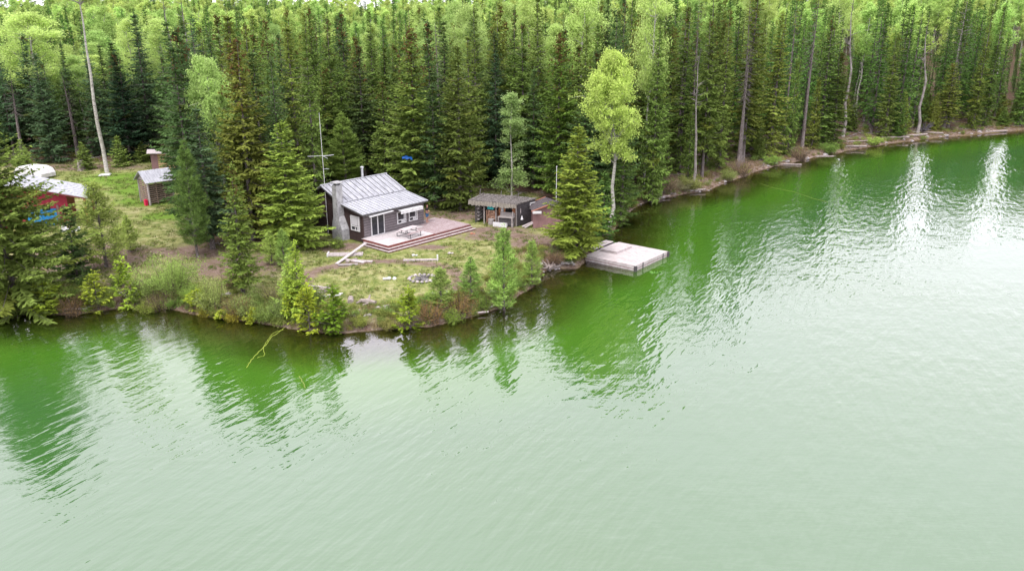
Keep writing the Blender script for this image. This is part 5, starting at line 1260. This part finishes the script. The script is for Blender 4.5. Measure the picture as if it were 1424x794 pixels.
for k in range(12): a = random.uniform(0, 6.28); r_ = random.uniform(0, .5); l = random.uniform(.2, .5); b.bar((r_ * math.cos(a), r_ * math.sin(a), .05), (r_ * math.cos(a) + l * math.cos(a * 3), r_ * math.sin(a) + l * math.sin(a * 3), .22), .09, .08)
b.rock((0, 0, 0), .6, flat=.25, seed=9); b.build('charred_wood', M['ash'], fr)
b = MB(); b.rock((.0, 0, .1), .22, seed=3); b.rock((.4, .15, .05), .17, seed=5); b.box(-.5, -.1, -.1, .2, 0, .1, j=.03); single('ash_heap', b, M['white'], on(541, 389), 0, 'small white heap left of the fire pit', 'heap')
def log(px, py, l, r_, ang, lb, mt='log', z=0, cat='log', group=None):
    b = MB(); b.tube([(-l / 2, 0, 0), (-l * .1, .02, .01), (l / 2, 0, 0)], [r_, r_ * .96, r_ * .9], 10); p = on(px, py); o = single('log', b, M[mt], (p[0], p[1], p[2] + r_ * .85 + z), ang, lb, cat, group); return o
log(488, 421, .95, .22, R(100), 'short round grey log on the grass by the lush small spruce')
b = MB(); b.tube([(-.6, .2, .2), (0, 0, .22), (.6, -.3, .2)], [.12, .2, .16], 7); b.tube([(0, 0, .2), (.1, .45, .55)], [.12, .05], 6); b.tube([(.3, -.1, .2), (-.3, -.5, .1)], [.1, .05], 6); b.tube([(-.5, .15, .2), (-.8, -.2, .15)], [.1, .06], 6)
single('twisted_root', b, M['log'], on(512, 423), 0, 'twisted grey root lying right of the short round log', 'root')
b = MB()
for k in range(9): a = random.uniform(0, 3.14); b.bar((0, 0, .08 + .03 * k), (1.0 * math.cos(a), .8 * math.sin(a) - .2, .15 + .03 * k), .08, .08)
single('brush_pile', b, M['log'], on(452, 408), 0, 'dark pile of sticks behind the lush small spruce', 'brush pile')
b = MB(); b.tube([(-.9, .3, .1), (0, 0, .15), (1.1, -.45, .1)], [.03, .05, .06], 5); single('fallen_branch', b, M['pale_wood'], on(443, 401), 0, 'pale fallen branch above the pile of sticks', 'branch')
b = MB(); b.box(-.7, .7, -.1, .1, .05, .14); b.box(.2, .9, .2, .32, .05, .12); single('pale_board', b, M['white'], on(461, 413), .35, 'white board on the bank just right of the pile of sticks', 'board')
for px, py, mt, lb in ((648, 415, 'pale_wood', 'little white stone between the young pines of the point'),(575, 356, 'white', 'white scrap on the grass above the pale rail'), (625, 353, 'pale_wood', 'small pale stone on the lawn right of the rail'), (656, 326, 'rust', 'orange rusty scrap below the right end of the steps'), (160, 214, 'rust', 'x')):
    if lb == 'x': continue
    b = MB(); b.rock((0, 0, .05), .16, seed=px); b.rock((.25, .05, .03), .11, seed=py); single('small_stone' if mt != 'rust' else 'rusty_scrap', b, M[mt], on(px, py), 0, lb, 'stone' if mt != 'rust' else 'scrap')
# stones in rows along the bank
r0 = random.Random(21); kk = 0
where = ['on the stony bank below the twisted root', 'along the bank under the young pines', 'on the shore by the driftwood root', 'on the left bank below the willow', 'at the near end of the right shore', 'along the far half of the right shore']
segs = [((485, 436), (545, 430), 13, .15, .28), ((600, 440), (700, 420), 14, .12, .25), ((745, 384), (800, 372), 12, .15, .32), ((60, 433), (330, 440), 16, .12, .28), ((885, 279), (1020, 246), 16, .15, .4), ((1060, 231), (1400, 178), 22, .2, .5)]
for s_, (a, b_, n, lo, hi) in enumerate(segs):
    for k in range(n):
        t = (k + r0.random()) / n; px = a[0] + (b_[0] - a[0]) * t; 
        py = np.interp(px, sh_px[:, 0], sh_px[:, 1]) - r0.uniform(-1, 5) if s_ else a[1] + (b_[1] - a[1]) * t + r0.uniform(-5, 6)
        p = atg(px, py); b = MB(); b.rock((0, 0, .02), r0.uniform(lo, hi), seed=kk, flat=r0.uniform(.5, .8)); kk += 1
        o = single('bank_stone', b, M['rockm'], tuple(p), r0.uniform(0, 6), 'grey stone ' + where[s_], 'stone', 'stones ' + where[s_])
# driftwood: logs lying at the waterline
for px, py, l, r_, ang, lb in ((915, 276, 3.5, .12, .5, 'bleached driftwood log at the start of the right shore'), (968, 267, 2.6, .14, .3, 'short driftwood log on the near right shore'),
                            (1092, 230, 4.5, .13, -.1, 'thin driftwood log touching the water on the near right shore'), (1142, 219, 4, .12, .1, 'pale driftwood log in the middle of the right shore'), (1183, 205, 5, .16, 0, 'thick fallen log in the gap of the right shore'),
                            (1190, 198, 4.5, .14, .25, 'second fallen log higher in the gap of the right shore'), (1245, 193, 5, .2, .15, 'grey fallen log left of the shoreline bend'), (1272, 190, 6, .2, .45, 'crossed fallen log at the shoreline bend'), (1290, 186, 5, .16, -.2, 'pale log above the shoreline bend'),
                            (1385, 184, 5, .2, .3, 'driftwood log on the far right shore'), (90, 432, 3.2, .08, .1, 'thin pale driftwood stick on the left shoreline'), (128, 428, 2.4, .07, .5, 'pale crooked driftwood stick left of the upright olive seedling'),
                            (655, 437, 2.6, .07, .25, 'pale driftwood stick under the young pines'), (690, 425, 1.8, .06, .9, 'slanting driftwood stick beside the waterside pine'), (95, 408, 4, .10, .35, 'long fallen log in the brown patch of the left bank')):
    log(px, py, l, r_, ang, lb, 'log' if px > 800 else 'pale_wood', cat='log')
p = atg(764, 369); rw_ = empty('driftwood_root', (p[0], p[1], max(.1, p[2])), .4, 'pale upturned driftwood root at the water left of the dock spruce', 'driftwood')
b = MB(); r0 = random.Random(8)
for k in range(13): 
    a = r0.uniform(0, 6.28); h = r0.uniform(.1, 1.0); m1 = (.3 * math.cos(a), .25 * math.sin(a), .15 + h * .35); b.tube([(0, 0, .15), m1, (m1[0] * 2 + r0.uniform(-.2, .2), m1[1] * 2.2, .1 + h * .8)], [.12, .08, .03], 5)
b.build('root_arms', M['log'], rw_); b = MB(); b.tube([(-.2, 0, .15), (1.6, .5, .1)], [.2, .14], 8); b.build('trunk', M['log'], rw_)
# upturned root on the right shore
p = atg(1284, 186); b = MB()
for k in range(16): a = r0.uniform(0, 6.28); h = r0.uniform(-.3, 1.6); b.tube([(0, 0, .5), (1.0 * math.cos(a), .4 * math.sin(a), .7 + h * .6), (1.6 * math.cos(a), .6 * math.sin(a), .7 + h)], [.2, .12, .04], 5)
single('root_plate', b, M['old_wood_dark'], tuple(p), 0, 'dark upturned root plate at the bend of the right shore', 'root plate')
M['stickm'] = surf('mossy_stick', (.10, .15, .02), (.17, .22, .04), 9, .7)
# ropes and a sunken pole in the lake
def ropeline(pts, r_, lb, mt, nm, cat, z=0.012):
    b = MB(); P = [at(x, y, z) for x, y in pts]; o0 = P[0]; fine = []
    for i in range(len(P) - 1):
        for k in range(5): t = k / 5; q = P[i] * (1 - t) + P[i + 1] * t; fine.append((q[0] - o0[0] + random.uniform(-.04, .04), q[1] - o0[1] + random.uniform(-.04, .04), 0))
    b.tube(fine, r_, 5); single(nm, b, M[mt], (o0[0], o0[1], z), 0, lb, cat)
ropeline([(398, 453), (388, 462), (378, 468), (371, 478), (360, 489), (350, 500), (341, 514)], .02, 'slack yellow rope floating out from the bank', 'rope', 'rope', 'rope')
ropeline([(394, 458), (380, 463), (372, 472), (366, 484), (368, 494), (356, 498)], .015, 'thin second strand of yellow line beside the slack yellow rope', 'rope', 'fishing_line', 'line')
ropeline([(1056, 255), (1078, 262), (1104, 267), (1130, 276), (1158, 283)], .022, 'faint dark green rope floating off the right shore', 'stickm', 'rope', 'rope')
ropeline([(417, 523), (421, 531), (426, 541)], .035, 'short greenish stick floating at the surface below the slack rope', 'stickm', 'floating_stick', 'stick', .01)
# blue tarp snagged in the trees behind the cabin
tb = bpy.data.objects.get('x'); c_ = at(566, 219, 8.3); dd_ = 0
q = at(566, 219, 6.6); b = MB(); r0 = random.Random(2); nu, nv = 9, 5; n0 = 0
for s_ in (0, .03):
    for v in range(nv):
        for u in range(nu):
            b.v.append((-.5 + 1.0 * u / (nu - 1) + .04 * math.sin(v * 2), -.18 + .36 * v / (nv - 1), .10 * math.sin(u * 1.3) * math.cos(v) - .5 * abs(v / (nv - 1) - .5) + .14 * (1 - abs(u - 3) / 5) + s_))
for s_ in (0, nu * nv):
    for v in range(nv - 1):
        for u in range(nu - 1):
            k = s_ + v * nu + u; f_ = (k, k + 1, k + nu + 1, k + nu); b.f.append(f_ if s_ else f_[::-1]); b.m.append(0)
single('blue_tarp', b, M['blue_tarp'], tuple(q), .2, 'small crumpled blue tarp caught high in the olive spruce behind the cabin', 'tarp', smooth=True)
bpy.context.view_layer.update()
grp = {}
for o in col.objects:
    if o.name.startswith('bank_stone'): grp.setdefault(o['group'], []).append(o)
tens = ['first', 'second', 'third', 'fourth', 'fifth', 'sixth', 'seventh', 'eighth', 'ninth', 'tenth', 'eleventh', 'twelfth', 'thirteenth', 'fourteenth', 'fifteenth', 'sixteenth']
for g_, L_ in grp.items():
    L_.sort(key=lambda o: proj(np.array(o.location))[0]); n_ = len(L_)
    for k, o in enumerate(L_):
        q, side = (tens[k], 'left') if k < (n_ + 1) // 2 else (tens[n_ - 1 - k], 'right')
        o['label'] = f"grey stone {g_.replace('stones ', '')}, {q} from {side}" if k not in (0, n_ - 1) else f"grey stone {g_.replace('stones ', '')}, {side}most"
bpy.data.objects['white_slab']['kind'] = 'thing'
